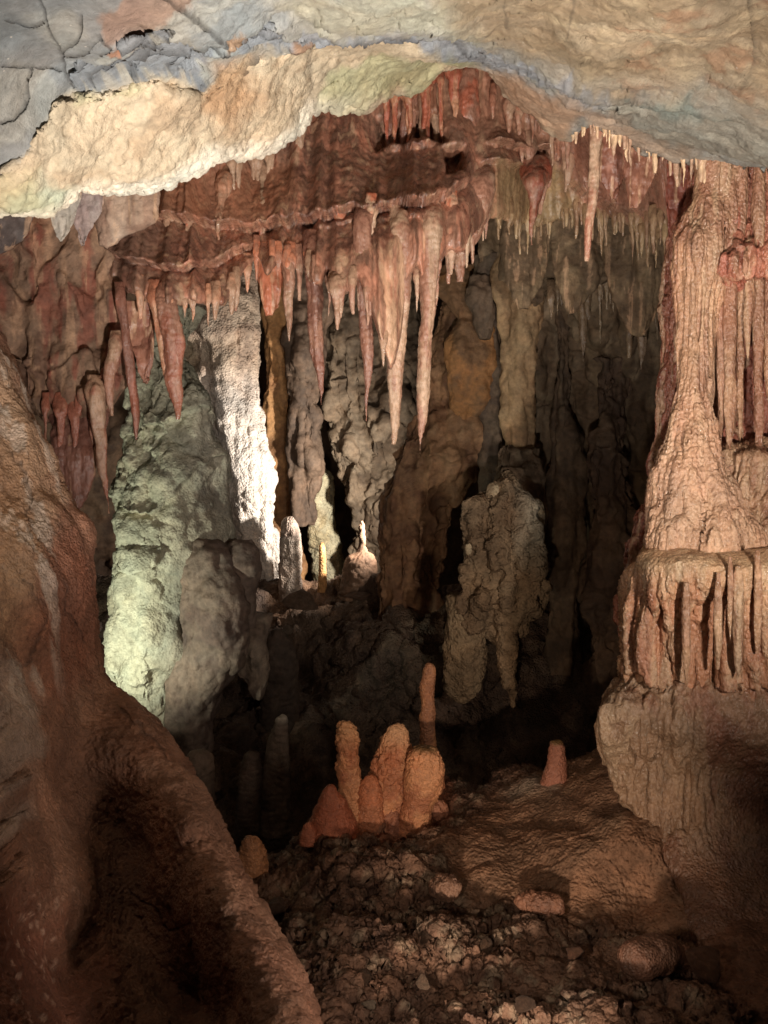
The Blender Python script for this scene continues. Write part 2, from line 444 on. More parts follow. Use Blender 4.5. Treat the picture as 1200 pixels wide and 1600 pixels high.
c.patch([(455, 40), (480, 46), (482, 66), (452, 74)], (148, 118, 96), 4, 8, .05)
c.patch([(430, 0), (500, -20), (640, -30), (720, 20), (745, 60), (640, 26), (500, 24)], (164, 158, 130), 14, 14, amt=.5)
c.patch([(500, 182), (530, 140), (600, 112), (700, 92), (745, 105), (640, 156), (560, 192)], (152, 155, 116), 7, 14, amt=.6)
c.patch([(120, 145), (180, 150), (230, 160), (170, 175), (130, 170)], (168, 164, 128), 14, 16, amt=.6)
c.patch([(20, 300), (80, 285), (140, 300), (70, 345), (10, 340)], (168, 180, 160), 16, 14, amt=.75)  # greenish lamp tint on the lip, put into the colour
c.patch([(0, 280), (60, 270), (80, 320), (0, 335)], (172, 164, 124), 16, 14, amt=.5)
c.patch([(340, 110), (400, 90), (410, 170), (380, 230), (340, 200)], (158, 122, 88), 18, 14, amt=.7)
c.mix((222, 214, 196), lipm * (1 - sstep(430, 620, c.px)) * .85)  # lamp-bright lower edge of the lip painted into its colour
c.streaks((136, 98, 72), 8, .3, .1, .5, .55, upr * sstep(900, 1000, c.px)); c.streaks((176, 156, 126), 11, .25, .15, .5, .5, upr)
for ln in ([(55, -20), (70, 30), (88, 65), (95, 100), (108, 128)], [(0, 105), (40, 100), (90, 100)], [(95, 68), (130, 50), (150, 25)], [(88, 65), (118, 30), (125, 0)],
           [(0, 20), (30, 28), (60, 15)], [(40, 100), (46, 150), (20, 185), (0, 190)], [(150, 25), (165, 48), (150, 60)]):
    c.crack(ln, .016, 3.2)
for ln in ([(122, 122), (170, 97), (230, 86), (262, 90)], [(150, 128), (200, 110), (262, 98), (312, 104)], [(214, 124), (238, 102), (262, 72)], [(160, 112), (200, 82), (250, 68)], [(270, 118), (296, 96), (325, 92)], [(180, 122), (214, 108)],
           [(372, 60), (400, 50), (440, 52)], [(520, 30), (580, 44), (650, 50)], [(640, 58), (700, 62), (760, 88)], [(560, 46), (600, 36), (640, 36)]):
    c.crack(ln, .022, 4.5, 6, camt=.45)
c.crack([(250, -20), (290, 12), (330, 40), (345, 55)], .02, 5); c.crack([(400, 90), (396, 110), (392, 130)], .06, 7, 3)
c.crack([(240, 40), (262, 55), (300, 62), (350, 66)], .02, 4); c.crack([(880, -10), (886, 40), (880, 70)], .008, 3, camt=.35)
c.crack([(780, -10), (778, 20), (790, 60)], .008, 3, camt=.35); c.crack([(1150, -20), (1146, 60), (1155, 150)], .012, 4, camt=.3)
c.crack([(496, 186), (490, 120), (492, 70)], .02, 5, 6, (120, 110, 96), .4)
tag(c.build('ceiling', M_CEIL), 'pale limestone ceiling with grey fractured rock and cream overhanging lip', None, None, 'structure')
CEIL = c
print('ceiling', time.time() - T0)

# ================================================================== RED FLOWSTONE CURTAIN
RB = [(-260, 470), (0, 468), (90, 470), (180, 446), (230, 470), (262, 482), (310, 480), (345, 480), (372, 452), (390, 415), (402, 406), (424, 436), (440, 418), (452, 440), (470, 410), (485, 440), (500, 452), (514, 428), (530, 462),
      (548, 468), (560, 446), (572, 470), (584, 500), (600, 556), (612, 572), (624, 540), (636, 450), (650, 420), (664, 460), (680, 436), (698, 400), (716, 402), (735, 376), (762, 346), (800, 352), (850, 352), (900, 336), (950, 348), (1000, 366), (1060, 388), (1130, 410)]
rbf = curve(RB)
REDY = tps([(-260, 300, 4.6), (0, 330, 4.75), (0, 460, 4.75), (110, 450, 4.7), (200, 320, 4.6), (240, 470, 4.4), (380, 290, 4.9), (390, 400, 4.75), (500, 210, 5.2), (560, 320, 4.85), (480, 400, 4.7),
            (640, 160, 5.3), (640, 240, 5.25), (650, 330, 4.75), (650, 410, 4.65), (740, 130, 5.4), (740, 280, 5.1), (740, 370, 4.9), (850, 200, 5.3), (850, 340, 5.6), (960, 220, 4.9), (960, 340, 5.3), (1100, 250, 4.5), (1100, 390, 4.6)])
def red_sheet():
    nu = int(1390 / STEP); nv = 190; nw = 50
    px = np.linspace(-260, 1130, nu)[None]
    q = np.stack([px, px * 0, px * 0], -1)
    B = rbf(px) + 5 * fbm(q, .05, 4) + 9 * np.maximum(fbm(q + 33, .06, 2), 0)
    Tp = np.minimum(lipf(px) - 75, 280)
    v = np.linspace(0, 1, nv)[:, None]
    py = Tp + (B - Tp) * v; pxg = np.broadcast_to(px, py.shape)
    Y = REDY(pxg, py)
    t = np.clip(1 - (B - py) / 20, 0, 1); Y = Y + .08 * (1 - np.sqrt(1 - np.minimum(t, .999) ** 2))
    w = np.linspace(0, 1, nw + 1)[1:, None]
    Yw = Y[-1:] + .02 + 1.3 * w ** 1.5; pyw = B - 14 * np.minimum(w * 3, 1) - 60 * w ** 1.5
    P = np.concatenate([at(pxg, py, Y), at(np.broadcast_to(px, pyw.shape), pyw, Yw)], 0)
    return Surf(P, np.broadcast_to(px, P.shape[:2]), np.concatenate([py, pyw], 0), False, ref=np.s_[:nv])
r = red_sheet()
r.nv = 190
r.rough(.06, 1.3, 3, mode='y')
def pleat(s, amp, wl, seed, warp=.35, lo=None, hi=None):
    """hanging folds: one run of rounded pleats along the picture width, drifting a little with height"""
    q = np.stack([s.px / wl + warp * perlin(np.stack([s.px / (wl * 2.2), s.py / 330, s.px * 0 + seed], -1)), s.py / 600, s.px * 0 + seed], -1)
    n = 1 - 2 * np.abs(perlin(q)); m = 1.0
    if lo is not None: m = sstep(lo, hi, s.py)
    s.disp(amp * n * m, 'y')
pleat(r, .10, 120, 3.3); pleat(r, .05, 48, 7.7); pleat(r, .022, 20, 1.2); pleat(r, .010, 9, 5.2)
r.ledge([(240, 344), (320, 350), (400, 360), (440, 354), (520, 342), (590, 331), (640, 326), (690, 320), (722, 300), (745, 280)], .10, 60, 5, .05, under=.09)
r.ledge([(160, 392), (230, 414), (270, 426), (330, 412), (370, 396), (412, 374)], .08, 40, 5, .05, under=.07)
r.ledge([(480, 364), (560, 352), (640, 346), (700, 338)], .05, 12, 2, .05)
r.ledge([(590, 240), (640, 246), (690, 240)], .10, 40, 4, .05)
r.ledge([(750, 236), (800, 240), (850, 233), (898, 222)], .12, 16, 3, .05, under=.03)
r.ledge([(740, 262), (800, 268), (850, 262), (880, 250)], .10, 16, 3, .05)
r.ledge([(872, 280), (920, 320), (960, 336), (1035, 348)], .12, 30, 5, .05, under=.03)
r.mound([(590, 190), (690, 190), (695, 236), (590, 240)], -.18, 18, 8)
r.mound([(690, 245), (722, 240), (726, 285), (690, 290)], -.22, 14, 6)
r.rough(.006, 12, 4, mode='y'); r.rough(.004, 30, 3)
r.paint((142, 107, 88), (116, 84, 69), 3)
r.streaks((184, 126, 102), 13, .08, .05, .45, .75)
r.streaks((196, 160, 130), 17, .05, .22, .5, .7)
r.streaks((100, 60, 50), 9, .08, .1, .5, .6); r.streaks((186, 132, 108), 32, .05, .05, .4, .5)
r.patch([(230, 300), (300, 285), (345, 270), (430, 262), (470, 300), (440, 350), (340, 350), (250, 342)], (166, 112, 84), 18, 18, amt=.6)
r.patch([(-280, 330), (0, 340), (120, 330), (240, 330), (270, 390), (160, 470), (-280, 500)], (122, 92, 78), 24, 22, amt=.8)
r.patch([(640, 150), (720, 130), (800, 160), (880, 215), (880, 240), (780, 240), (640, 190)], (160, 116, 92), 16, 14, amt=.6)
r.patch([(780, 270), (870, 265), (900, 330), (840, 360), (770, 350)], (156, 132, 96), 14, 14, amt=.8)
r.patch([(900, 205), (1110, 250), (1090, 330), (1030, 345), (920, 320), (885, 270)], (136, 92, 74), 14, 10, amt=.7)
r.patch([(900, 340), (1040, 350), (1040, 400), (900, 350)], (140, 112, 84), 14, 14, amt=.8)
r.patch([(1045, 245), (1105, 250), (1095, 330), (1050, 395), (1040, 300)], (136, 62, 46), 10, 6, amt=.9)
o = r.build('flowstone_curtain', M_RED, origin=at(560, 300, 4.9))
tag(o, 'broad red flowstone curtain with rippled ledges hanging behind the pale ceiling lip', 'flowstone')
RED = r
print('red', time.time() - T0)

# ================================================================== STALACTITES
def stalactite(pts, Y, c1, c2, label, name='stalactite', cat='stalactite', ratio=.85, group=None, mat=None, rough=.10, fl=.12, dark=None, step=1.7, Yt=None):
    """pts: (px centre, py, full width); hangs from its first point"""
    pts = [tuple(p) for p in pts]; p = pts[0]
    pts = [(p[0], p[1] - 24, p[2] * .8)] + pts
    Yt = Y if Yt is None else Yt
    y0, y1 = pts[0][0 + 1], pts[-1][1]
    wt = max(p[2] for p in pts) * mpp(Y if not isinstance(Y, str) else 5)
    if Y == 'skin':            # runs down the curtain itself
        Ys = [RED.depth(p[0], p[1]) - .15 * p[2] * mpp(5) for p in pts]
        Ys[0] += .8 * wt; Y = Ys[-1]
    else:
        if Y == 'auto': Y = RED.depth(pts[1][0], pts[1][1]) - .15 * wt
        Ys = [Y] * len(pts)
        if len(pts) > 3: Ys[0] = Y + max(1.0 * wt, .05); Ys[1] = Y + .25 * wt
        else: Ys[0] = Y + .8 * wt
    secs = [(p[1], p[0] - p[2] / 2, p[0] + p[2] / 2, yy) for p, yy in zip(pts, Ys)]
    s = body(secs, ratio, step)
    w = max(p[2] for p in pts) * mpp(Y)
    t_ = np.clip((s.py[:, :1] - y0) / (y1 - y0), 0, 1); zz = s.P[:, :1, 2]; L_ = max(zz.max() - zz.min(), .02)
    nb = np.stack([zz / L_ * 3.1 + s.off[0], zz * 0 + s.off[1], zz * 0], -1)
    s.P[..., 0] += min(w * .10, L_ * .02) * sstep(.05, .5, t_) * fbm(nb, 1, 3); s.P[..., 1] += w * .1 * sstep(.05, .5, t_) * fbm(nb + 31, 1, 3); s.normals()
    s.ripple(w * .018, max(w * .33, .012), .7)
    s.rough(w * rough * 1.2, 1.0 / max(w, .015) * .8, 3, st=(1, 1, .3))
    if fl: s.flute(w * fl, 1.6 / max(w, .02), .06, 2)
    s.rough(w * .03, 3 / max(w, .02), 3)
    s.paint(c1, c2, 5); s.streaks(c2, 30, .08, 0, .4, .7)
    z = (s.py - y0) / (y1 - y0)
    if dark is not None: s.mix(dark, sstep(.5, 1, z) * .6)
    o = s.build(name, mat or M_STAL, origin=root_of(s))
    return tag(o, label, cat, group)

RED1, RED2, PALE, TANC = (154, 111, 91), (130, 88, 73), (184, 152, 126), (166, 132, 108)
def yr(px, py): return float(REDY(px, py))
BIG = [
 ([(490, 385, 34), (491, 410, 32), (492, 450, 26), (494, 520, 22), (497, 570, 18), (499, 605, 11), (500, 633, 2)], 'auto', RED1, RED2, 'thick red stalactite with a blunt tip, leftmost of the four long ones in the middle'),
 ([(567, 340, 30), (567, 370, 28), (569, 430, 25), (571, 500, 21), (573, 570, 16), (574, 620, 10), (574, 658, 2)], 'auto', RED1, RED2, 'slim straight red stalactite, second of the four long central ones counted from the left'),
 ([(622, 345, 34), (624, 370, 33), (626, 420, 30), (622, 500, 27), (618, 570, 22), (616, 630, 13), (616, 694, 2)], 'auto', RED1, PALE, 'long pale red stalactite, third of the four long central ones counted from the left'),
 ([(672, 340, 38), (671, 370, 36), (669, 420, 30), (666, 480, 24), (663, 560, 18), (660, 620, 14), (659, 668, 8), (658, 704, 2)], 'auto', RED1, PALE, 'longest stalactite with a pale streak, rightmost of the four long central ones'),
 ([(450, 405, 24), (451, 440, 17), (452, 480, 14), (453, 515, 9), (453, 533, 3)], 'auto', TANC, RED1, 'slender pink stalactite just left of the four long central ones'),
 ([(466, 405, 14), (467, 440, 8), (468, 470, 3)], 'auto', TANC, RED1, 'tiny pink stalactite tucked between two longer ones left of centre'),
 ([(527, 440, 34), (527, 462, 20), (527, 480, 10), (527, 500, 8), (527, 516, 3)], 'auto', RED1, TANC, 'short red stalactite with a thin nipple between two long central ones'),
 ([(368, 440, 14), (369, 462, 10), (369, 486, 3)], 'auto', RED1, TANC, 'short red stalactite alone in front of the grey rock left of centre'),
 ([(188, 465, 18), (192, 490, 15), (199, 540, 16), (206, 600, 15), (211, 650, 11), (214, 687, 3)], 4.35, (150, 94, 76), RED2, 'long leaning dark red stalactite left of the broad forked one'),
 ([(240, 462, 20), (248, 490, 18), (255, 540, 18), (259, 580, 12), (262, 604, 5)], 'auto', (196, 150, 118), (170, 110, 84), 'pale ribbed stalactite joined to the left side of the broad flat red one'),
 ([(258, 455, 38), (264, 490, 36), (270, 540, 34), (273, 590, 27), (275, 620, 19), (277, 640, 10), (277, 655, 3)], 'auto', (146, 90, 70), RED1, 'broad flat dark red stalactite hanging over the green lit pillar'),
 ([(148, 610, 26), (155, 660, 20), (160, 710, 17), (165, 760, 12), (169, 803, 3)], 4.25, (150, 98, 78), TANC, 'long thin red stalactite at the left beside the hanging red sheet'),
 ([(180, 540, 22), (170, 600, 17), (174, 650, 3)], 4.3, TANC, RED1, 'short pale stalactite between the long left ones and the hanging brown rock'),
 ([(931, 190, 22), (928, 240, 17), (925, 300, 15), (921, 350, 14), (918, 385, 9), (917, 408, 3)], 4.35, (166, 112, 90), PALE, 'long slender red stalactite hanging alone on the right under the ceiling edge'),
 ([(748, 280, 50), (742, 330, 44), (735, 370, 28), (722, 400, 16), (718, 425, 8), (717, 440, 3)], 'auto', RED1, TANC, 'curved hooked red stalactite just right of the four long central ones'),
 ([(836, 276, 44), (835, 292, 34), (833, 318, 17), (832, 350, 12), (831, 384, 2)], 5.16, RED1, (150, 80, 60), 'funnel shaped red stalactite below the right hand ledge'),
 ([(852, 275, 12), (846, 310, 9), (843, 335, 3)], 'auto', RED1, TANC, 'thin red side drip on the right of the funnel shaped stalactite'),
 ([(890, 250, 14), (886, 280, 9), (884, 300, 3)], 'auto', RED1, TANC, 'small red stalactite left of the long slender one on the right'),
 ([(730, 118, 34), (732, 160, 36), (738, 200, 34), (742, 235, 22), (744, 262, 10), (744, 292, 4)], 'auto', (172, 100, 76), RED1, 'flat red drapery stalactite high up under the middle of the ceiling edge'),
 ([(704, 140, 14), (706, 200, 11), (706, 248, 4)], 'auto', (176, 140, 108), TANC, 'straight beige stalactite beside the flat drapery under the ceiling edge'),
 ([(681, 140, 13), (681, 200, 10), (680, 256, 4)], 'auto', (190, 150, 118), TANC, 'thin beige stalactite, longest of the group high under the green ceiling lip'),
 ([(662, 145, 18), (663, 200, 16), (667, 240, 12), (676, 275, 16), (680, 300, 14)], 'auto', (176, 132, 100), TANC, 'beige stalactite fused at its foot to the red ledge high in the middle'),
 ([(638, 150, 20), (634, 190, 16), (630, 220, 10), (628, 243, 5)], 'auto', RED1, RED2, 'stubby red stalactite high under the green ceiling lip'),
 ([(612, 160, 22), (610, 200, 18), (607, 232, 8)], 'auto', RED1, RED2, 'short wide red stalactite leftmost under the green ceiling lip'),
 ([(646, 148, 12), (644, 200, 10), (643, 235, 5)], 'auto', RED2, RED1, 'thin dark red stalactite squeezed between stubby ones under the green lip'),
 ([(410, 258, 16), (412, 290, 10), (412, 330, 8), (412, 365, 3)], 'skin', PALE, TANC, 'thin pale drip running down the red curtain from the cream ceiling lip'),
 ([(350, 280, 26), (344, 320, 14), (341, 350, 8), (340, 376, 3)], 'skin', (186, 134, 106), TANC, 'pale pink drip on the red curtain below the cream ceiling lip'),
 ([(906, 455, 20), (911, 500, 14), (912, 540, 10), (911, 565, 3)], 6.6, (128, 104, 80), (110, 86, 66), 'long grey brown stalactite in the dim alcove on the right'),
 ([(985, 410, 20), (986, 470, 12), (985, 530, 9), (984, 560, 3)], 6.4, (150, 126, 98), (120, 96, 74), 'pale thin stalactite in the alcove near the big right column'),
 ([(1003, 500, 16), (1003, 540, 13), (1001, 578, 3)], 6.3, (136, 112, 90), (120, 96, 74), 'stubby grey stalactite in the alcove close to the big right column'),
 ([(1012, 440, 14), (1013, 490, 9), (1012, 516, 3)], 6.3, (150, 126, 98), (120, 96, 74), 'short pale stalactite highest beside the big right column in the alcove'),
 ([(952, 410, 10), (953, 450, 8), (953, 475, 3)], 6.4, (150, 126, 98), (120, 96, 74), 'small pale stalactite left of the thin pale one in the alcove'),
]
for pts, Y, c1, c2, lab in BIG:
    stalactite(pts, Y, c1, c2, lab)

def drapery(secs, ratio, c1, c2, label, name='drapery', mat=None, fl=.012, ff=14, cat='drapery', wav=.03):
    s = body(secs, ratio)
    s.rough(.03, 3, 3, st=(1, 1, .4)); s.flute(fl, ff, .15, 3); s.rough(.006, 22, 3)
    s.paint(c1, c2, 4); s.streaks(c2, 16, .08, 0, .4, .7); s.streaks((210, 170, 136), 22, .05, .25, .5, .5)
    o = s.build(name, mat or M_RED, origin=root_of(s)); return tag(o, label, cat)
drapery([(590, 60, 160, 4.62), (640, 76, 168, 4.5), (680, 84, 160, 4.4), (720, 90, 152, 4.35), (760, 98, 138, 4.35), (785, 112, 128, 4.35), (797, 119, 123, 4.35)], .18, (142, 100, 86), (124, 84, 72), 'flat pointed red drapery sheet hanging at the left above the brown wall')
drapery([(470, 190, 250, 4.5), (520, 194, 246, 4.48), (560, 208, 244, 4.45), (585, 214, 236, 4.45), (600, 224, 232, 4.45)], .25, (154, 106, 86), (134, 86, 70), 'short red drapery behind the leaning left stalactite')
drapery([(380, 395, 450, 4.8), (420, 402, 444, 4.8), (450, 408, 440, 4.78), (478, 414, 436, 4.78), (492, 420, 424, 4.78)], .3, (196, 134, 100), (180, 108, 80), 'small salmon drapery left of the slender pink stalactite', ff=16)
drapery([(300, 70, 130, 3.9), (335, 74, 122, 3.9), (360, 82, 112, 3.9), (378, 92, 98, 3.9)], .3, (190, 178, 164), (160, 150, 140), 'whitish rock tooth hanging leftmost below the cream lip', cat='drapery', mat=M_BACK)
drapery([(290, 110, 170, 3.95), (325, 112, 160, 3.95), (355, 116, 146, 3.95), (368, 122, 138, 3.95), (384, 128, 131, 3.95)], .3, (176, 160, 152), (150, 130, 124), 'grey rock tooth hanging below the cream lip, second from the left', cat='drapery', mat=M_BACK)
drapery([(280, 140, 254, 4.05), (310, 146, 252, 4.05), (335, 150, 250, 4.05), (350, 156, 244, 4.05), (362, 158, 200, 4.05), (384, 160, 164, 4.05)], .25, (176, 150, 130), (150, 120, 102), 'wide beige rock sheet with ragged edge hanging below the cream lip', cat='drapery', mat=M_BACK)
drapery([(325, -120, 60, 4.1), (360, -110, 48, 4.1), (385, -60, 30, 4.1), (402, -20, 0, 4.1)], .4, (110, 100, 96), (90, 78, 74), 'dark grey rock fringe below the lip at the left edge', cat='drapery', mat=M_BACK)
drapery([(205, 930, 990, 4.75), (250, 932, 988, 4.75), (280, 940, 976, 4.75), (312, 955, 962, 4.75)], .2, (140, 92, 74), (116, 74, 60), 'dark red drapery panel beside the long slender stalactite on the right')
drapery([(215, 970, 1040, 4.6), (260, 974, 1030, 4.6), (300, 980, 1012, 4.6), (325, 986, 994, 4.6)], .2, (144, 98, 78), (122, 80, 64), 'brownish red drapery panel between the ceiling straws on the right')
drapery([(235, 1040, 1112, 4.45), (290, 1040, 1104, 4.45), (340, 1042, 1088, 4.45), (380, 1044, 1064, 4.45), (400, 1046, 1052, 4.45)], .2, (130, 72, 56), (110, 60, 48), 'deep red smooth drapery panel touching the big right column')
for secs_, lab in (([(320, 770, 870, 6.5), (380, 776, 862, 6.4), (430, 790, 852, 6.35), (462, 800, 836, 6.3), (482, 812, 824, 6.3)], 'tan fluted drapery above the tan column, leftmost of the three in the alcove'),
                   ([(320, 850, 950, 6.4), (380, 856, 944, 6.35), (430, 864, 936, 6.3), (462, 876, 920, 6.28), (490, 890, 902, 6.28)], 'tan fluted drapery in the middle of the three in the alcove'),
                   ([(330, 930, 1050, 6.3), (400, 940, 1044, 6.25), (460, 956, 1036, 6.2), (500, 976, 1024, 6.2), (526, 994, 1008, 6.2)], 'tan fluted drapery nearest the big right column in the alcove')):
    drapery(secs_, .35, (136, 114, 88), (110, 90, 70), lab, mat=M_BACK, fl=.03, ff=9)

# rows of small straws
def straw_row(line, n, lmin, lmax, wmin, wmax, Yf, c1, c2, label, group, jit=6, seed=0):
    g = np.random.default_rng(seed); f = curve(line); x0, x1 = line[0][0], line[-1][0]
    for k in range(n):
        x = x0 + (x1 - x0) * (k + .5 + g.uniform(-.9, .9)) / n
        y = float(f(x)) + g.uniform(-2, jit); l = lmin * .7 + (lmax * 1.25 - lmin * .7) * g.random() ** 1.8; w = g.uniform(wmin, wmax) * (.6 + .55 * l / lmax)
        Y = Yf(x, y) if callable(Yf) else Yf
        b = g.uniform(-.03, .03) * l
        stalactite([(x, y - 14, w * 1.9), (x, y, w * 1.05), (x + b * .5, y + l * .5, w * .72), (x + b, y + l * .85, w * .5), (x + b, y + l, 1.4)], Y, c1, c2, label, name='straw_stalactite', group=group, rough=.12, fl=.08)
straw_row([(892, 206), (930, 190), (1000, 217), (1050, 237), (1106, 254)], 34, 14, 42, 5, 9, lambda x, y: CEIL.depth(x, float(lipf(x)) - 4) + .03, (206, 172, 136), TANC, 'small pale straw in the dense row under the right ceiling edge', 'straws under the right ceiling edge', seed=1)
straw_row([(400, 404), (440, 416), (478, 408)], 6, 12, 40, 6, 11, lambda x, y: RED.depth(x, y - 6), (192, 124, 94), RED1, 'small pink drip on the curtain edge left of the long stalactites', 'drips on the curtain edge left of centre', seed=2)
straw_row([(225, 468), (262, 480), (345, 478), (385, 430)], 9, 10, 34, 5, 10, lambda x, y: RED.depth(x, y - 6), (196, 142, 112), TANC, 'small pale drip on the curtain edge above the grey rock', 'drips on the curtain edge above the grey rock', seed=3)
straw_row([(500, 352), (560, 342), (640, 330), (700, 330)], 8, 20, 70, 7, 13, lambda x, y: RED.depth(x, y - 4) + .01, (190, 112, 84), PALE, 'thin red rib running down from the central ledge', 'ribs below the central red ledge', seed=4)
straw_row([(770, 345), (850, 352), (900, 336), (1000, 366), (1040, 380)], 30, 14, 46, 5, 9, lambda x, y: RED.depth(x, y - 6), (166, 138, 104), (136, 108, 80), 'small dull straw on the lower edge of the right curtain', 'straws on the lower edge of the right curtain', seed=5)
straw_row([(245, 360), (330, 362), (420, 370)], 6, 14, 40, 5, 9, lambda x, y: RED.depth(x, y - 4), (170, 98, 74), TANC, 'thin red drip below the left ledge of the curtain', 'drips below the left curtain ledge', seed=6)
straw_row([(60, 640), (100, 655), (140, 640), (185, 575)], 8, 14, 55, 6, 12, 4.35, (170, 120, 98), (150, 92, 74), 'small brown drip on the lower rim of the hanging brown rock', 'drips below the hanging brown rock', seed=7)
straw_row([(860, 470), (920, 440), (990, 450), (1030, 480)], 20, 20, 75, 6, 11, 6.55, (140, 116, 90), (112, 90, 70), 'dim straw stalactite in the right alcove', 'straws in the right alcove', seed=8)
straw_row([(590, 168), (640, 150), (720, 126)], 11, 40, 85, 8, 14, lambda x, y: RED.depth(x, y) - .08, (164, 92, 70), (180, 130, 100), 'thin red rib high under the green ceiling lip', 'ribs under the green ceiling lip', seed=9)
straw_row([(470, 412), (520, 455), (560, 450), (600, 545)], 10, 14, 36, 5, 10, lambda x, y: RED.depth(x, y - 4), RED1, TANC, 'small red drip on the edge of the folds between the long stalactites', 'drips between the long stalactites', seed=12)
straw_row([(640, 450), (690, 415), (735, 376), (762, 346)], 12, 14, 44, 5, 10, lambda x, y: RED.depth(x, y - 4), RED1, PALE, 'small red drip on the curtain edge right of the longest stalactite', 'drips right of the longest stalactite', seed=13)
straw_row([(345, 268), (400, 262), (440, 240), (480, 204)], 8, 16, 60, 6, 10, lambda x, y: RED.depth(x, y) - .03, TANC, PALE, 'thin pale drip on the curtain just under the cream lip', 'drips under the cream lip', seed=14)
straw_row([(760, 160), (820, 186), (880, 214)], 10, 14, 50, 6, 11, lambda x, y: RED.depth(x, y) - .06, (156, 104, 82), TANC, 'short red rib under the beige ceiling edge', 'ribs under the beige ceiling edge', seed=15)
straw_row([(770, 242), (850, 240), (895, 228)], 12, 16, 46, 6, 12, lambda x, y: RED.depth(x, y - 4) + .01, RED1, TANC, 'small red drip under the right hand curtain ledge', 'drips under the right hand curtain ledge', seed=16)
straw_row([(890, 330), (960, 345), (1035, 356)], 16, 20, 60, 5, 9, lambda x, y: RED.depth(x, y - 4), (160, 130, 100), (136, 104, 80), 'thin tan straw below the ledge beside the long slender stalactite', 'straws beside the long slender stalactite', seed=17)
print('stalactites', time.time() - T0)

# ================================================================== LEFT HANGING ROCK
s = body([(320, -260, 246, 4.75), (380, -260, 228, 4.7), (430, -260, 192, 4.65), (480, -250, 190, 4.6), (530, -230, 191, 4.6), (570, -200, 184, 4.55), (600, -150, 168, 4.55), (630, -60, 148, 4.5), (650, 40, 110, 4.5), (662, 66, 88, 4.5)], .32, power=2.6)
s.rough(.10, 2.0, 4, st=(1, 1, .5)); s.flute(.05, 4, .15, 3); s.blocky(.09, 2.6, (1, 1, .8)); s.rough(.008, 14, 4)
s.paint((138, 110, 90), (116, 88, 72), 3); s.streaks((132, 74, 60), 8, .2, .05, .4, .7); s.streaks((176, 140, 112), 16, .1, .2, .5, .6)
tag(s.build('hanging_rock', M_BACK, origin=root_of(s)), 'brown hanging rock mass at the left below the cream lip', 'rock')

# ================================================================== BACK CHAMBER
def wall(x0, x1, y0, y1, Yf, step=3.0):
    nu = int((x1 - x0) / step); nv = int((y1 - y0) / step)
    px, py = np.meshgrid(np.linspace(x0, x1, nu), np.linspace(y0, y1, nv))
    return Surf(at(px, py, Yf(px, py)), px, py, False)
s = wall(-500, 1700, -150, 1500, tps([(-500, 0, 8.5), (600, 0, 12), (1700, 0, 8), (-500, 1500, 8), (600, 1500, 12), (1700, 1500, 8), (600, 700, 12.5)]), 5)
s.rough(.5, .6, 5); s.blocky(.15, 1.6); s.rough(.06, 5, 4); s.paint((120, 96, 76), (96, 76, 62), 2)
tag(s.build('cave_wall', M_BACK), 'dark rear wall of the cave chamber', None, None, 'structure')

# alcove wall on the right
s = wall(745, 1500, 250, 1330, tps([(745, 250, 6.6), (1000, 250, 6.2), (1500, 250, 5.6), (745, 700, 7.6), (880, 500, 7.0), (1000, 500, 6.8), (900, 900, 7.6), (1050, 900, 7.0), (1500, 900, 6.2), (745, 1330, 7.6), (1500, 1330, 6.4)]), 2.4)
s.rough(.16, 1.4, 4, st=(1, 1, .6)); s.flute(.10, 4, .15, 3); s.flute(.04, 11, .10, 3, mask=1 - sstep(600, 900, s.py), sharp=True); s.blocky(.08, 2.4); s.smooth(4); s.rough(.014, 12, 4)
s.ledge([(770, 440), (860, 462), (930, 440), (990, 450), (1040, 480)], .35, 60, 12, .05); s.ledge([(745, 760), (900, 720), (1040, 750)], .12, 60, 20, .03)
s.paint((108, 88, 68), (86, 68, 52), 2.5); s.streaks((130, 110, 88), 10, .12, .1, .45, .7)  # base browns darkened to carry the alcove's shade
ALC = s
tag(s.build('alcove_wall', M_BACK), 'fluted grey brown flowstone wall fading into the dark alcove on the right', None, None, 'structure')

def rockbody(secs, ratio, name, label, cat, c1, c2, mat=None, amp=.06, fl=0, blk=0, pop=0, pops=22, streak=None, step=None, power=2.0, fine=.012, extra=None, group=None):
    s = body(secs, ratio, step, power)
    s.rough(amp, 2.2, 5, st=(1, 1, .7))
    if fl: s.flute(fl * 1.3, 6, .10, 3)
    if blk: s.blocky(blk * 1.7, 2.6, (1, 1, .6)); s.smooth(4); s.rough(blk * .28, 7, 4, st=(1, 1, .8))
    s.rough(fine, 14, 4)
    if pop: s.popcorn(pop, pops)
    s.paint(c1, c2, 3)
    if streak: s.streaks(streak, 12, .1, .05, .45, .6)
    if extra: extra(s)
    return tag(s.build(name, mat or M_BACK, origin=base_of(s)), label, cat, group)

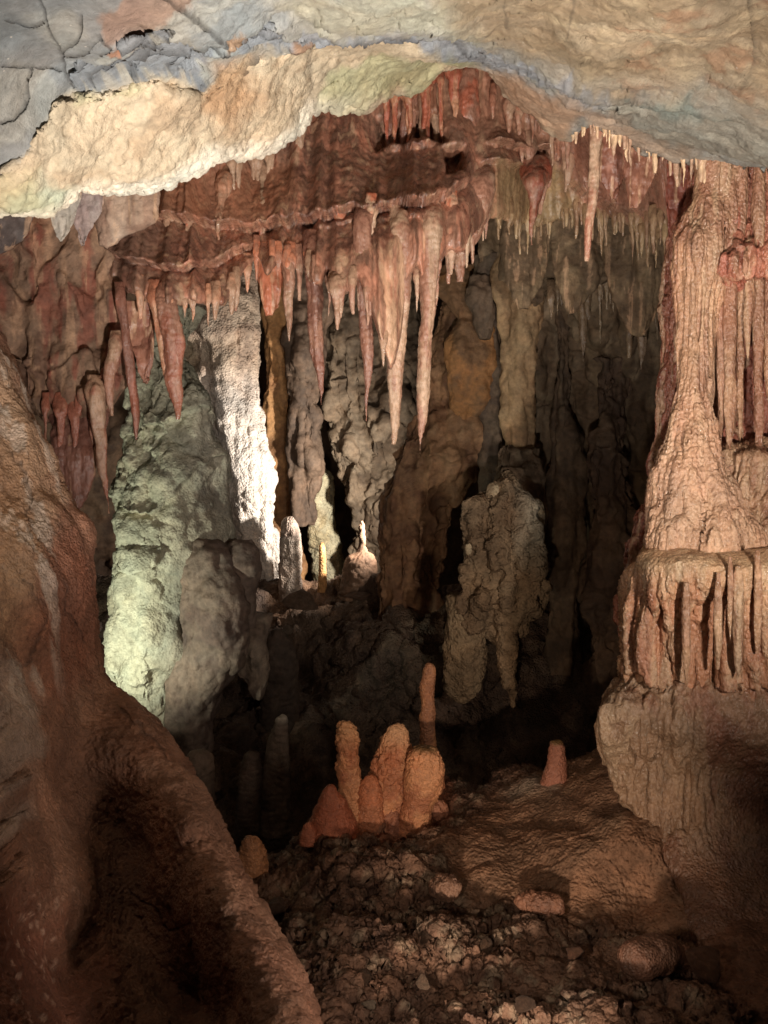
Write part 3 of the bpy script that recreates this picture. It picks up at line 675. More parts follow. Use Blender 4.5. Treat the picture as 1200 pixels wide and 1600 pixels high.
# pillar lit pale green
def ex(s):
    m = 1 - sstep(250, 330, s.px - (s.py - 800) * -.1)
    s.rough(.09, 1.0, 3); s.blocky(.10, 1.2, (1, 1, .7)); s.smooth(10); s.flute(.04, 3.5, .3, 2); s.smooth(4); s.rough(.012, 8, 4); pm = m * sstep(-.1, .25, fbm(s.Q(), 2.2, 3)); s.rough(.014, 7, 4, ridge=True); s.popcorn(.022, 26, pm); s.popcorn(.011, 55, m)
    s.ledge([(170, 690), (230, 668), (300, 640), (350, 670)], .10, 40, 8, .04); s.ledge([(170, 760), (240, 800), (300, 740), (360, 700)], .10, 45, 10, .04)
    s.ledge([(160, 900), (240, 880), (290, 820)], .09, 40, 10, .04)
    s.mix((190, 188, 162), m * .6)  # paler left flank: lamp side painted in
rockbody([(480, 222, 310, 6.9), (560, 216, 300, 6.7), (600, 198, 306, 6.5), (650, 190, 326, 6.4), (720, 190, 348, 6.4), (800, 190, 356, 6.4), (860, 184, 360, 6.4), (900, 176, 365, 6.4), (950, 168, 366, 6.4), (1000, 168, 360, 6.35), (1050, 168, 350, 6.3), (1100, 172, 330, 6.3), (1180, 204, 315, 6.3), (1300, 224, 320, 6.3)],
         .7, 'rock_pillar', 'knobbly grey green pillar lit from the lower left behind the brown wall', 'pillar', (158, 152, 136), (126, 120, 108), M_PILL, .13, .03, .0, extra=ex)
rockbody([(836, 322, 346, 6.3), (850, 302, 372, 6.2), (880, 290, 386, 6.15), (940, 282, 390, 6.1), (985, 280, 386, 6.1), (1030, 274, 376, 6.1), (1080, 266, 340, 6.1), (1150, 256, 322, 6.1), (1260, 244, 324, 6.1)],
         .6, 'rounded_rock', 'rounded grey brown rock leaning on the right foot of the green lit pillar', 'rock', (118, 102, 90), (98, 82, 74), M_BACK, .08, .03, .03)
rockbody([(960, 340, 430, 6.5), (1000, 345, 420, 6.4), (1050, 366, 416, 6.35), (1080, 384, 412, 6.3), (1094, 396, 406, 6.3)], .5, 'hanging_tooth', 'pale pointed rock tooth hanging over the dark pit beside the rounded rock', 'rock', (140, 124, 108), (116, 100, 88), M_BACK, .05, .02, .03)
rockbody([(845, 368, 392, 6.2), (858, 360, 402, 6.15), (890, 362, 404, 6.1), (940, 360, 402, 6.1), (980, 362, 400, 6.1)], .8, 'rounded_rock', 'small rounded rock knob right of the green lit pillar', 'rock', (112, 96, 86), (92, 78, 70), M_BACK, .04)
# white column
def ex(s):
    s.ledge([(280, 520), (340, 535), (412, 520)], .10, 40, 8, .04); s.ledge([(330, 640), (380, 660), (425, 640)], .06, 40, 12, .05)
    s.blocky(.07, 2.6); s.smooth(6); s.flute(.05, 5, .10, 3); s.popcorn(.014, 26, sstep(355, 400, s.px)); s.rough(.010, 7, 4, ridge=True)
    s.mix((204, 192, 180), sstep(560, 640, s.py))  # lit lower part of the column put into the colour
rockbody([(390, 322, 398, 8.8), (450, 296, 400, 8.75), (520, 280, 402, 8.7), (580, 280, 404, 8.7), (640, 310, 410, 8.7), (700, 330, 416, 8.7), (780, 350, 424, 8.7), (850, 366, 430, 8.7), (905, 378, 432, 8.7), (980, 370, 440, 8.7)],
         .75, 'limestone_column', 'brilliant white lit limestone column behind the green lit pillar', 'column', (178, 158, 138), (156, 134, 116), M_CORAL, .07, .03, extra=ex)
rockbody([(808, 448, 456, 8.35), (818, 440, 464, 8.35), (850, 436, 470, 8.35), (905, 434, 472, 8.35), (960, 432, 474, 8.35)], .8, 'rounded_stalagmite', 'stout pale stalagmite at the right foot of the white column', 'stalagmite', (196, 178, 162), (170, 150, 136), M_CORAL, .03, .01)
rockbody([(390, 385, 420, 9.6), (450, 398, 446, 9.6), (520, 408, 456, 9.6), (600, 412, 455, 9.6), (680, 416, 458, 9.6), (760, 420, 462, 9.6), (840, 430, 464, 9.6), (960, 430, 470, 9.6)],
         .7, 'golden_pillar', 'narrow golden brown pillar beside the right edge of the white column', 'pillar', (186, 140, 94), (150, 110, 76), M_BACK, .09, .04, .05)
rockbody([(380, 445, 520, 9.6), (470, 452, 512, 9.5), (560, 456, 505, 9.4), (640, 452, 498, 9.4), (720, 458, 492, 9.4), (790, 462, 490, 9.4), (820, 466, 486, 9.4)],
         .9, 'hanging_pendant', 'dark hanging rock pendant between the golden pillar and the central rock', 'rock', (112, 92, 76), (90, 74, 62), M_BACK, .10, .05, .05)
rockbody([(640, 482, 494, 10.2), (720, 484, 500, 10.2), (750, 482, 512, 10.2), (800, 482, 520, 10.2), (850, 488, 530, 10.2), (900, 494, 534, 10.2), (980, 490, 540, 10.2)],
         .8, 'thin_column', 'thin ragged column lit bright yellow in the gap behind', 'column', (232, 220, 184), (214, 196, 156), M_CORAL, .08, 0, 0, .03, 12)  # base colour raised to carry part of the lamp light
rockbody([(400, 505, 680, 9.9), (500, 506, 660, 9.8), (580, 504, 655, 9.8), (660, 512, 650, 9.7), (720, 520, 655, 9.7), (780, 532, 660, 9.6), (840, 550, 660, 9.6), (900, 552, 660, 9.6), (1000, 540, 660, 9.6)],
         .45, 'central_rock', 'large pale brown rock face behind the four long stalactites', 'rock', (128, 110, 90), (98, 82, 66), M_BACK, .16, .09, .12)
# leaning slab
def ex(s): s.ledge([(640, 690), (700, 720), (770, 690)], .06, 50, 10, .03)
rockbody([(400, 690, 786, 7.6), (480, 682, 780, 7.5), (560, 668, 776, 7.4), (620, 656, 774, 7.3), (680, 644, 774, 7.25), (715, 630, 768, 7.2), (760, 612, 730, 7.2), (820, 594, 706, 7.2), (880, 586, 694, 7.2), (930, 588, 690, 7.2), (970, 586, 692, 7.2), (1030, 580, 700, 7.2)],
         .45, 'leaning_slab', 'tall brown leaning rock slab right of the longest stalactite', 'rock', (124, 92, 66), (104, 74, 54), M_BACK, .10, .05, .06, streak=(140, 108, 80), extra=ex)
rockbody([(400, 738, 800, 7.1), (470, 745, 786, 7.1), (560, 748, 782, 7.1), (660, 756, 790, 7.1), (740, 762, 794, 7.1), (800, 760, 800, 7.1)], .8, 'narrow_pillar', 'narrow dark ribbed pillar between the leaning slab and the tan column', 'pillar', (96, 80, 66), (78, 64, 54), M_BACK, .06, .05, .03)
rockbody([(395, 786, 850, 7.0), (440, 770, 846, 6.95), (480, 780, 846, 6.9), (540, 786, 843, 6.9), (620, 784, 842, 6.9), (700, 788, 841, 6.9), (748, 788, 842, 6.9), (800, 784, 850, 6.9), (880, 786, 848, 6.9), (930, 800, 836, 6.9)],
         .8, 'tan_column', 'smooth tan column standing behind the knobbly block on the right', 'column', (158, 130, 98), (136, 108, 80), M_BACK, .05, .04, .02)
rockbody([(420, 690, 770, 7.35), (450, 700, 775, 7.2), (500, 720, 770, 7.1), (560, 700, 768, 7.1), (620, 700, 760, 7.1), (660, 715, 740, 7.1)], .6, 'rock_bulge', 'golden brown rock bulge on the leaning slab', 'rock', (146, 104, 66), (112, 84, 60), M_BACK, .07, 0, .05)
# knobbly block
def ex(s):
    s.popcorn(.035, 15, sstep(.0, .5, fbm(s.Q(), 3, 3) + .25)); s.popcorn(.018, 34)
    s.mix((150, 140, 122), sstep(790, 830, s.px) * (1 - sstep(830, 900, s.py)))
rockbody([(764, 770, 780, 6.1), (776, 752, 806, 6.05), (786, 740, 834, 6.0), (804, 732, 842, 6.0), (846, 728, 846, 5.97), (880, 716, 856, 5.95), (912, 706, 858, 5.95), (938, 704, 856, 5.95), (956, 712, 844, 5.98), (976, 730, 826, 6.0), (992, 752, 808, 6.02), (1004, 768, 796, 6.04)],
         .6, 'knobbly_block', 'knobbly brown rock block hanging above the pit in front of the tan column', 'rock', (132, 110, 86), (110, 90, 70), M_CORAL, .09, .09, .06, .0, extra=ex)
rockbody([(700, 776, 846, 6.7), (760, 770, 850, 6.55), (820, 730, 852, 6.45), (900, 730, 852, 6.4), (930, 745, 840, 6.45), (950, 770, 820, 6.5)], .5, 'rock_apron', 'dark rock apron joining the knobbly block to the tan column behind it', 'rock', (112, 92, 74), (92, 76, 60), M_BACK, .08, .04, .04)
for kx, ky, kw, lab in ((770, 757, 24, 'small blunt knob stalagmite on top of the knobbly block, left one'), (800, 766, 20, 'small pale knob stalagmite on top of the knobbly block, right one'), (732, 850, 11, 'pale egg shaped nodule on the left face of the knobbly block'), (836, 782, 30, 'pale rounded lump at the upper right corner of the knobbly block')):
    kY = 5.98 if ky < 800 else 5.80
    rockbody([(ky - kw * .1, kx - kw * .12, kx + kw * .12, kY), (ky, kx - kw * .3, kx + kw * .3, kY), (ky + kw * .4, kx - kw * .46, kx + kw * .46, kY), (ky + kw * .9, kx - kw * .5, kx + kw * .5, kY), (ky + kw * 1.5, kx - kw * .35, kx + kw * .35, kY), (ky + kw * 1.65, kx - kw * .1, kx + kw * .1, kY)], .9, 'knob_stalagmite', lab, 'stalagmite', (176, 158, 130), (150, 130, 104), M_CORAL, .012, fine=.004, step=1.6)
rockbody([(930, 700, 756, 6.0), (980, 698, 754, 6.0), (1030, 696, 754, 6.0), (1070, 698, 750, 6.0), (1086, 708, 740, 6.0), (1096, 720, 730, 6.0)], .8, 'hanging_lobe', 'thick knobbly lobe hanging from the left underside of the knobbly block', 'rock', (140, 118, 92), (116, 96, 74), M_CORAL, .04, .02, 0, .02, 24)
rockbody([(930, 774, 816, 5.9), (980, 776, 808, 5.9), (1030, 778, 805, 5.9), (1070, 783, 804, 5.9), (1080, 794, 804, 5.95), (1106, 798, 803, 5.95)], .9, 'stalactite', 'knobbly brown stalactite with a thin tip under the knobbly block', 'stalactite', (140, 116, 90), (116, 94, 72), M_CORAL, .025, .01, 0, .012, 26, step=1.8)
rockbody([(430, 862, 900, 7.1), (520, 866, 900, 7.0), (640, 862, 902, 7.0), (760, 858, 906, 7.0), (900, 856, 910, 7.0), (1050, 850, 915, 7.0)], .8, 'fluted_pillar', 'dim fluted pillar just right of the tan column in the alcove', 'pillar', (102, 82, 64), (82, 66, 52), M_BACK, .06, .06, .02)  # alcove shade included in the darker base colour
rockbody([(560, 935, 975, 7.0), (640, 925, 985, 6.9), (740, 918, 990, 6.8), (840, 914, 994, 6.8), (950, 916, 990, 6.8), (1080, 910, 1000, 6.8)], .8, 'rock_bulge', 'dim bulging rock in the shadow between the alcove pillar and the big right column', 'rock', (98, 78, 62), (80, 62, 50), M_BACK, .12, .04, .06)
rockbody([(430, 736, 768, 7.0), (460, 726, 776, 6.95), (500, 740, 770, 6.95), (530, 748, 764, 6.95)], .8, 'rock_bulge', 'small dark rock knuckle above the narrow ribbed pillar', 'rock', (110, 92, 76), (92, 76, 62), M_BACK, .05, 0, .04)
print('back', time.time() - T0)

# ================================================================== BACK FLOOR OF THE PIT
PITY = tps([(-200, 880, 8.5), (300, 900, 8.4), (520, 905, 8.6), (520, 950, 7.7), (620, 940, 7.3), (640, 905, 8.0), (740, 960, 7.1), (800, 1000, 7.0), (1300, 960, 8.0), (300, 1100, 6.9), (520, 1040, 7.2), (600, 1100, 6.7), (800, 1120, 6.5), (-200, 1250, 5.7), (400, 1250, 6.0), (700, 1230, 6.0), (1300, 1250, 5.9), (400, 1500, 5.2), (1300, 1500, 5.1), (-200, 1500, 5.0)])
s = wall(-200, 1300, 905, 1500, PITY, 2.6)
s.rough(.16, 1.2, 4); s.blocky(.14, 1.8, (1, 1, 1.6)); s.blocky(.05, 5, (1, 1, 1.4)); s.rough(.012, 14, 4)
s.paint((98, 80, 66), (80, 64, 54), 3); s.patch([(420, 915), (500, 905), (510, 950), (430, 970)], (140, 108, 84), 12, 10, amt=.7)
tag(s.build('pit_floor', M_SOIL), 'dark rocky slope at the back of the pit', None, None, 'structure')
PIT = s

# ================================================================== FRONT GROUND
GE = [(-260, 1500), (250, 1420), (350, 1362), (400, 1340), (440, 1322), (480, 1296), (540, 1262), (600, 1244), (700, 1218), (760, 1213), (800, 1207), (850, 1194), (930, 1165), (1000, 1150), (1460, 1140)]
gef = curve(GE)
GRY = tps([(-260, 1500, 3.4), (-260, 1850, 2.0), (250, 1420, 3.9), (250, 1850, 2.1), (400, 1345, 4.2), (400, 1500, 3.2), (500, 1600, 2.65), (540, 1265, 4.6), (510, 1305, 4.2), (600, 1305, 4.25), (660, 1300, 4.3), (600, 1400, 3.75), (600, 1500, 3.15), (600, 1850, 2.05),
           (700, 1218, 4.9), (760, 1300, 4.2), (850, 1195, 4.85), (850, 1300, 4.0), (850, 1400, 3.65), (850, 1500, 3.15), (930, 1165, 4.75), (950, 1300, 3.8), (1000, 1420, 3.55), (1000, 1600, 2.6), (1040, 1290, 3.8), (1100, 1400, 3.5), (1200, 1300, 4.0), (1200, 1500, 3.1), (1000, 1850, 2.05), (1460, 1150, 4.6), (1460, 1500, 3.0), (1460, 1850, 1.9)])
def ground_sheet():
    nu = int(1720 / 2.0); nv = 330; nw = 40
    px = np.linspace(-260, 1460, nu)[None]
    B = gef(px) + 5 * fbm(np.stack([px, px * 0, px * 0], -1), .03, 4)
    v = np.linspace(0, 1, nv)[:, None]
    py = 1850 + (B - 1850) * v; pxg = np.broadcast_to(px, py.shape)
    Y = GRY(pxg, py)
    t = np.clip(1 - (py - B) / 24, 0, 1); Y = Y + .10 * (1 - np.sqrt(1 - np.minimum(t, .999) ** 2))
    w = np.linspace(0, 1, nw + 1)[1:, None]
    Yw = Y[-1:] + .03 + .9 * w ** 1.4; pyw = B + 20 * np.minimum(w * 3, 1) + 150 * w ** 1.3
    P = np.concatenate([at(pxg, py, Y), at(np.broadcast_to(px, pyw.shape), pyw, Yw)], 0)
    return Surf(P, np.broadcast_to(px, P.shape[:2]), np.concatenate([py, pyw], 0), False, ref=np.s_[:nv])
g = ground_sheet()
smooth_poly = [(730, 1290), (790, 1245), (850, 1205), (930, 1165), (1000, 1150), (1500, 1140), (1500, 1700), (1200, 1600), (1120, 1500), (1085, 1440), (1000, 1440), (900, 1435), (820, 1400), (740, 1390), (690, 1330)]
sd = sdf(g.px, g.py, smooth_poly) + 16 * fbm(np.stack([g.px, g.py, g.px * 0], -1), .02, 3)
rub = sstep(-15, 25, sd)
g.disp(.05 * fbm(g.Q(), 2.0, 4))
q = g.Q() + .03 * np.stack([fbm(g.Q(), 7, 3, off=k * 9) for k in range(3)], -1)
g.disp(.07 * fbm(g.Q(), 3.2, 4, .55) * rub)
for sc, am, fl_ in ((3.0, .06, .10), (7.0, .045, .12), (15.0, .026, .16), (32., .011, .25)):
    a, b = worley(q + .3 / sc * np.stack([perlin(q * sc + 7 * k) for k in range(3)], -1), sc, off=sc)
    g.disp(am * (np.minimum(b - a, fl_) / fl_ - .7 + .5 * perlin(q * sc * .8)) * rub * sstep(-.25, .3, fbm(g.Q(), 1.3, 3, off=sc)))
g.disp(.012 * fbm(g.Q(), 20, 4, .6) * (.2 + .8 * rub))
g.mound([(840, 1260), (900, 1210), (980, 1200), (1030, 1290), (1020, 1340), (930, 1330), (870, 1320)], .10, 60, 10)
z = g.P[..., 2] / .022 + 6 * fbm(g.Q(), 2.5, 3); g.disp(.0035 * np.sin(z * 3.14) * (1 - rub))
g.disp(.010 * fbm(g.Q(), 9, 3) * (1 - rub))
g.paint((112, 84, 68), (88, 64, 52), 4)
g.mix((150, 132, 112), rub * sstep(.15, .5, fbm(g.Q(), 9, 4, .6)) * .55)
g.mix((134, 100, 78), 1 - rub); g.mix((152, 120, 96), (1 - rub) * sstep(.0, .4, fbm(g.Q(), 3, 4)) * .6)
g.patch([(470, 1300), (540, 1250), (700, 1220), (720, 1280), (640, 1300), (540, 1310)], (150, 92, 66), 20, 14, amt=.8)
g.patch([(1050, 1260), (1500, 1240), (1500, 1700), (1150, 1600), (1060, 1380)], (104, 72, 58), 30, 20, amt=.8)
g.patch([(790, 1240), (870, 1205), (870, 1230), (810, 1250)], (156, 140, 124), 12, 12, amt=.6)
g.crack([(1040, 1280), (1045, 1350), (1075, 1410), (1095, 1440)], .05, 6, 6, (60, 44, 36), .5)
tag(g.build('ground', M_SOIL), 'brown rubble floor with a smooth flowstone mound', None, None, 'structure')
GND = g
print('ground', time.time() - T0)

# ================================================================== LEFT FOREGROUND WALL
RE = [(480, -30), (540, -2), (560, 14), (600, 36), (640, 56), (700, 73), (760, 81), (788, 100), (830, 144), (900, 151), (1000, 158), (1060, 167), (1090, 188), (1110, 225), (1150, 254), (1200, 290),
      (1250, 318), (1300, 342), (1350, 372), (1400, 402), (1450, 430), (1500, 457), (1550, 481), (1600, 499), (1850, 580)]
ref_ = curve(RE)
LWY = tps([(-300, 480, 2.6), (0, 540, 3.15), (-300, 850, 2.2), (0, 800, 2.75), (80, 760, 3.05), (70, 900, 2.75), (145, 840, 3.1), (150, 1000, 3.05), (110, 1050, 2.8), (165, 1070, 3.05), (-300, 1200, 1.55), (0, 1100, 2.2), (40, 1200, 2.15),
           (75, 1200, 2.5), (150, 1290, 2.62), (215, 1120, 2.85), (255, 1190, 2.66), (180, 1180, 2.67), (300, 1290, 2.38), (230, 1320, 2.55), (345, 1300, 2.48), (402, 1400, 2.22), (360, 1400, 2.08), (300, 1450, 2.22), (250, 1440, 2.40), (457, 1500, 2.0), (410, 1510, 1.86), (499, 1600, 1.8), (440, 1600, 1.68),
           (350, 1530, 1.98), (375, 1620, 1.80), (310, 1560, 2.28), (250, 1600, 2.08), (150, 1450, 2.30), (60, 1400, 1.9), (60, 1550, 1.62), (0, 1450, 1.6), (-300, 1600, 1.15), (190, 1620, 2.0), (140, 1600, 1.75), (100, 1850, 1.3), (580, 1850, 1.4), (-300, 1850, 1.0)])
def left_sheet():
    nv = int(1370 / 2.0); nu = 330; nw = 40
    py = np.linspace(480, 1850, nv)[:, None]
    R = ref_(py) + 3 * fbm(np.stack([py, py * 0, py * 0], -1), .03, 4) + 1.2 * fbm(np.stack([py, py * 0, py * 0 + 3], -1), .15, 2)
    u = np.linspace(0, 1, nu)[None]
    px = -300 + (R + 300) * u; pyg = np.broadcast_to(py, px.shape)
    Y = LWY(px, pyg)
    t = np.clip(1 - (R - px) / 40, 0, 1); Y = Y + .16 * (1 - np.sqrt(1 - np.minimum(t, .999) ** 2))
    w = np.linspace(0, 1, nw + 1)[None, 1:]
    Yw = Y[:, -1:] + .02 + .5 * w ** 1.4; pxw = R - 25 * np.minimum(w * 3, 1) - 220 * w ** 1.3
    P = np.concatenate([at(px, pyg, Y), at(pxw, np.broadcast_to(py, pxw.shape), Yw)], 1)
    return Surf(P, np.concatenate([px, pxw], 1), np.broadcast_to(py, P.shape[:2]), False, ref=np.s_[:, :nu])
l = left_sheet()
up = 1 - sstep(1050, 1150, l.py)
l.disp((.018 + .035 * up) * fbm(l.Q() * np.array([1, 1, .6]), 2.2, 3))
l.disp(.022 * fbm(l.Q() * np.array([1, 1, .35]), 7, 3) * (.15 + .85 * up)); l.disp(.012 * fbm(l.Q(), 5, 4, .5, ridge=True) * (1 - .6 * up))
l.mound([(-320, 1090), (25, 1100), (50, 1180), (28, 1300), (40, 1360), (-320, 1400)], .16, 20, 8)
l.mound([(-320, 1360), (60, 1360), (130, 1430), (160, 1500), (180, 1860), (-320, 1860)], .10, 40, 10)
l.disp(.005 * fbm(l.Q(), 16, 4, .55)); 
a, b = worley(l.Q(), 60); l.disp(.006 * np.sqrt(np.clip(1 - (a / .6) ** 2, 0, 1)) * sstep(-.1, .35, fbm(l.Q(), 5, 3)))
l.disp(.003 * fbm(l.Q(), 50, 3))
l.paint((132, 96, 76), (112, 78, 60), 3)
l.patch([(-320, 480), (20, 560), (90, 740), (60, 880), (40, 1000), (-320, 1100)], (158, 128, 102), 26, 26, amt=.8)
l.patch([(70, 860), (120, 820), (150, 900), (130, 1080), (70, 1100), (50, 980)], (134, 86, 66), 22, 20, amt=.7)
l.patch([(-320, 1000), (40, 1010), (70, 1090), (30, 1290), (-320, 1320)], (150, 132, 118), 18, 20, amt=.7)
l.streaks((176, 160, 146), 10, .15, .15, .45, .7, up * (1 - sstep(60, 110, l.px)))
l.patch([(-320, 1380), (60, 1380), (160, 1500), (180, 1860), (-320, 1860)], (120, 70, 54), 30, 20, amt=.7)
a, b = worley(l.Q(), 30, 5.); l.mix((196, 160, 140), (1 - sstep(.2, .34, a)) * sstep(-.2, .2, fbm(l.Q(), 4, 3)) * (sstep(1360, 1420, l.py)) * (1 - sstep(80, 140, l.px)) * .9)
for ln in ([(128, 1392), (160, 1380), (172, 1372)], [(200, 1395), (250, 1425), (270, 1450), (310, 1440)], [(110, 1460), (150, 1440), (165, 1405)], [(40, 900), (66, 960), (60, 1040)], [(20, 700), (50, 780), (44, 850)], [(90, 900), (100, 960), (130, 1010)], [(180, 1110), (230, 1150), (262, 1200)]):
    l.crack(ln, .012, 3.0, 9, camt=.4)
a, b = worley(l.Q(), 24, 3.); l.disp(-.008 * np.clip(.3 - a, 0, 1) / .3 * sstep(0, .3, fbm(l.Q(), 3, 3)))
l.crack([(350, 1600), (330, 1560), (300, 1500)], .004, 3, camt=.2)
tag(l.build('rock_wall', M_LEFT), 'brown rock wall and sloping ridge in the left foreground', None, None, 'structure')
print('left', time.time() - T0)

# ================================================================== RIGHT COLUMN
PINK, PINK2, PALET = (166, 128, 100), (142, 102, 80), (184, 152, 122)
colt = parent_thing('flowstone_column', at(1130, 1280, 3.9), 'massive tiered pink and tan flowstone column at the right edge', 'column')
def part(s, name, mat=M_TAN): return s.build(name, mat, parent=colt)
def skin(s, c1=PINK, c2=PINK2):
    s.paint(c1, c2, 2.5); s.streaks(PALET, 16, .06, .05, .4, .7); s.streaks((142, 96, 76), 10, .08, .15, .5, .6)
# backing
s = body([(220, 1090, 1480, 4.45), (300, 1078, 1480, 4.45), (380, 1052, 1480, 4.45), (440, 1042, 1480, 4.45), (560, 1036, 1480, 4.45), (680, 1026, 1480, 4.45), (760, 1014, 1480, 4.4), (860, 1004, 1480, 4.35), (900, 996, 1480, 4.35), (960, 980, 1480, 4.3), (1010, 978, 1480, 4.3), (1060, 990, 1480, 4.3), (1200, 1000, 1480, 4.3)], .28, power=3)
s.rough(.06, 2.5, 4); s.flute(.05, 9, .06, 3); s.flute(.02, 24, .06, 2, sharp=True); s.rough(.008, 16, 3); skin(s, (150, 92, 74), (128, 74, 58)); part(s, 'backing')
# trunk
s = body([(225, 1092, 1190, 4.16), (300, 1086, 1186, 4.14), (345, 1072, 1170, 4.12), (395, 1052, 1146, 4.1), (430, 1048, 1130, 4.1), (520, 1050, 1116, 4.08), (600, 1050, 1114, 4.05), (670, 1044, 1122, 4.02), (730, 1030, 1140, 4.0), (790, 1018, 1165, 3.95), (835, 1010, 1190, 3.9), (850, 1008, 1200, 3.9), (866, 1010, 1200, 3.92), (880, 1020, 1190, 4.0)], .62)
s.rough(.035, 3.0, 3, st=(1, 1, .35)); s.flute(.022, 12, .04, 3); s.flute(.010, 30, .03, 2, sharp=True); s.flute(.03, 7, .04, 2); s.ripple(.0045, .022, .9, sstep(560, 700, s.py)); s.popcorn(.003, 70); skin(s); s.mix((190, 152, 124), sstep(480, 760, s.py) * .6)
part(s, 'trunk')
# upper tier fluted
s = body([(230, 1100, 1420, 4.25), (300, 1104, 1420, 4.2), (380, 1100, 1420, 4.15), (425, 1094, 1420, 4.12), (438, 1100, 1420, 4.12), (446, 1110, 1400, 4.2)], .35, power=2.6)
s.rough(.05, 3, 4); s.flute(.05, 10, .05, 3); s.flute(.02, 26, .05, 2, sharp=True); skin(s, (172, 112, 90), (148, 88, 70)); part(s, 'upper_tier')
# mid bulge right of trunk
s = body([(690, 1150, 1420, 4.25), (712, 1130, 1420, 4.1), (760, 1120, 1420, 4.05), (810, 1110, 1420, 4.0), (845, 1104, 1420, 3.98), (862, 1110, 1420, 4.05)], .35, power=2.6)
s.rough(.05, 2.5, 4, st=(1, 1, .5)); s.flute(.05, 9, .06, 3); s.flute(.015, 26, .05, 2, sharp=True); s.ripple(.004, .024, .9); s.popcorn(.003, 60); skin(s); part(s, 'middle_tier')
# lower tier with fluted skirt
s = body([(845, 1030, 1400, 3.9), (856, 1008, 1430, 3.85), (872, 1000, 1440, 3.82), (900, 1000, 1440, 3.84), (960, 1003, 1440, 3.9), (1020, 1006, 1440, 3.93), (1060, 1010, 1440, 3.96), (1090, 1016, 1430, 4.0), (1110, 1030, 1420, 4.1)], .42, power=2.6)
s.P[..., 2] += .035 * fbm(s.Q() * np.array([1, 1, 0.]), 2.6, 3); s.normals(); s.rough(.03, 2.4, 3, st=(1, 1, .3)); fm = sstep(865, 920, s.py)
s.flute(.11, 6, .03, 3, mask=fm); s.flute(.025, 15, .03, 3, mask=fm, sharp=True); s.flute(.008, 40, .02, 2, mask=fm, sharp=True); s.ledge([(960, 1010), (1080, 1050), (1160, 1020), (1300, 1060), (1460, 1030)], .06, 50, 16, .06); s.ripple(.0045, .024, .9, 1 - .5 * fm); s.popcorn(.003, 70)
skin(s, (196, 150, 116), (172, 122, 92)); s.mix((184, 160, 126), (1 - fm) * .5); part(s, 'lower_tier')
# hanging strands
def strand(pts, Y, c1=PINK, c2=PINK2, name='strand'):
    s = body([(p[1], p[0] - p[2] / 2, p[0] + p[2] / 2, Y) for p in pts], .85, 1.8)
    w = max(p[2] for p in pts) * mpp(Y); s.rough(w * .14, .8 / w, 3, st=(1, 1, .3)); s.flute(w * .10, 2 / w, .05, 2); skin(s, c1, c2); return part(s, name)
gs = np.random.default_rng(5)
for x, y0, y1, w, Y in ((1108, 440, 640, 17, 4.12), (1124, 438, 690, 16, 4.1), (1140, 440, 716, 20, 4.08), (1158, 438, 690, 14, 4.1), (1172, 438, 560, 16, 4.05), (1186, 438, 730, 18, 4.08), (1204, 438, 640, 20, 4.05), (1230, 438, 700, 22, 4.05), (1260, 438, 690, 24, 4.05),
                        (1112, 250, 400, 16, 4.1), (1134, 260, 430, 20, 4.05), (1160, 265, 420, 18, 4.05), (1186, 270, 440, 20, 4.0), (1215, 270, 436, 22, 4.0)):
    b = gs.uniform(-4, 4)
    strand([(x, y0 - 40, w * .4), (x, y0 - 8, w * .9), (x, y0 + 20, w), (x + b, y0 * .5 + y1 * .5, w * .9), (x + b, y1 - 30, w * .6), (x + b, y1, 2)], Y)
for x, y0, y1, w in ((1122, 925, 1046, 14), (1141, 900, 1000, 9), (1153, 915, 1060, 17), (1184, 890, 1022, 12), (1072, 940, 1068, 14)):
    strand([(x, y0 - 30, w * .5), (x, y0 + 10, w), (x, y0 * .5 + y1 * .5, w * .95), (x, y1 - 24, w * .65), (x, y1, 2)], 3.56 if x > 1100 else 3.60, (180, 142, 112), (154, 116, 92))
# side lobe left of skirt
s = body([(950, 976, 992, 4.05), (975, 970, 1004, 4.02), (1020, 972, 1010, 4.0), (1060, 976, 1012, 4.0), (1100, 984, 1010, 4.0), (1120, 990, 1002, 4.0)], .9)
s.rough(.03, 4, 3); s.flute(.02, 20, .06, 3); skin(s, (150, 108, 84), (132, 92, 72)); part(s, 'side_lobe')
# base bulge
s = body([(1030, 1012, 1440, 3.98), (1060, 990, 1460, 3.92), (1085, 966, 1460, 3.9), (1110, 948, 1460, 3.9), (1145, 938, 1460, 3.94), (1175, 942, 1460, 3.98), (1200, 952, 1460, 3.96), (1230, 974, 1460, 3.93), (1270, 1002, 1460, 3.86), (1310, 1028, 1460, 3.76), (1360, 1050, 1460, 3.62), (1420, 1076, 1460, 3.46), (1480, 1106, 1460, 3.26), (1600, 1170, 1460, 2.92), (1720, 1230, 1460, 2.62)], .4, power=2.4)
s.rough(.05, 1.8, 3); fm = (1 - sstep(1040, 1110, s.px)) * (1 - sstep(1260, 1330, s.py)); s.flute(.045, 9, .05, 2, mask=fm); s.flute(.018, 22, .04, 2, mask=fm, sharp=True); s.popcorn(.006, 30, 1 - fm); s.popcorn(.0035, 60); s.rough(.006, 16, 4)
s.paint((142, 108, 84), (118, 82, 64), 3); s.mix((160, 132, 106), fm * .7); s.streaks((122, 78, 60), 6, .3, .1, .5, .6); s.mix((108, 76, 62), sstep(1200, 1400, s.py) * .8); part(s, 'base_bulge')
s = body([(1085, 966, 990, 3.8), (1105, 946, 1000, 3.76), (1140, 936, 996, 3.76), (1170, 940, 990, 3.8), (1195, 952, 984, 3.86), (1215, 962, 974, 3.9)], .8)
s.rough(.03, 5, 3); s.flute(.02, 22, .08, 3); s.paint((166, 138, 112), (140, 110, 88), 4); part(s, 'base_lobe')
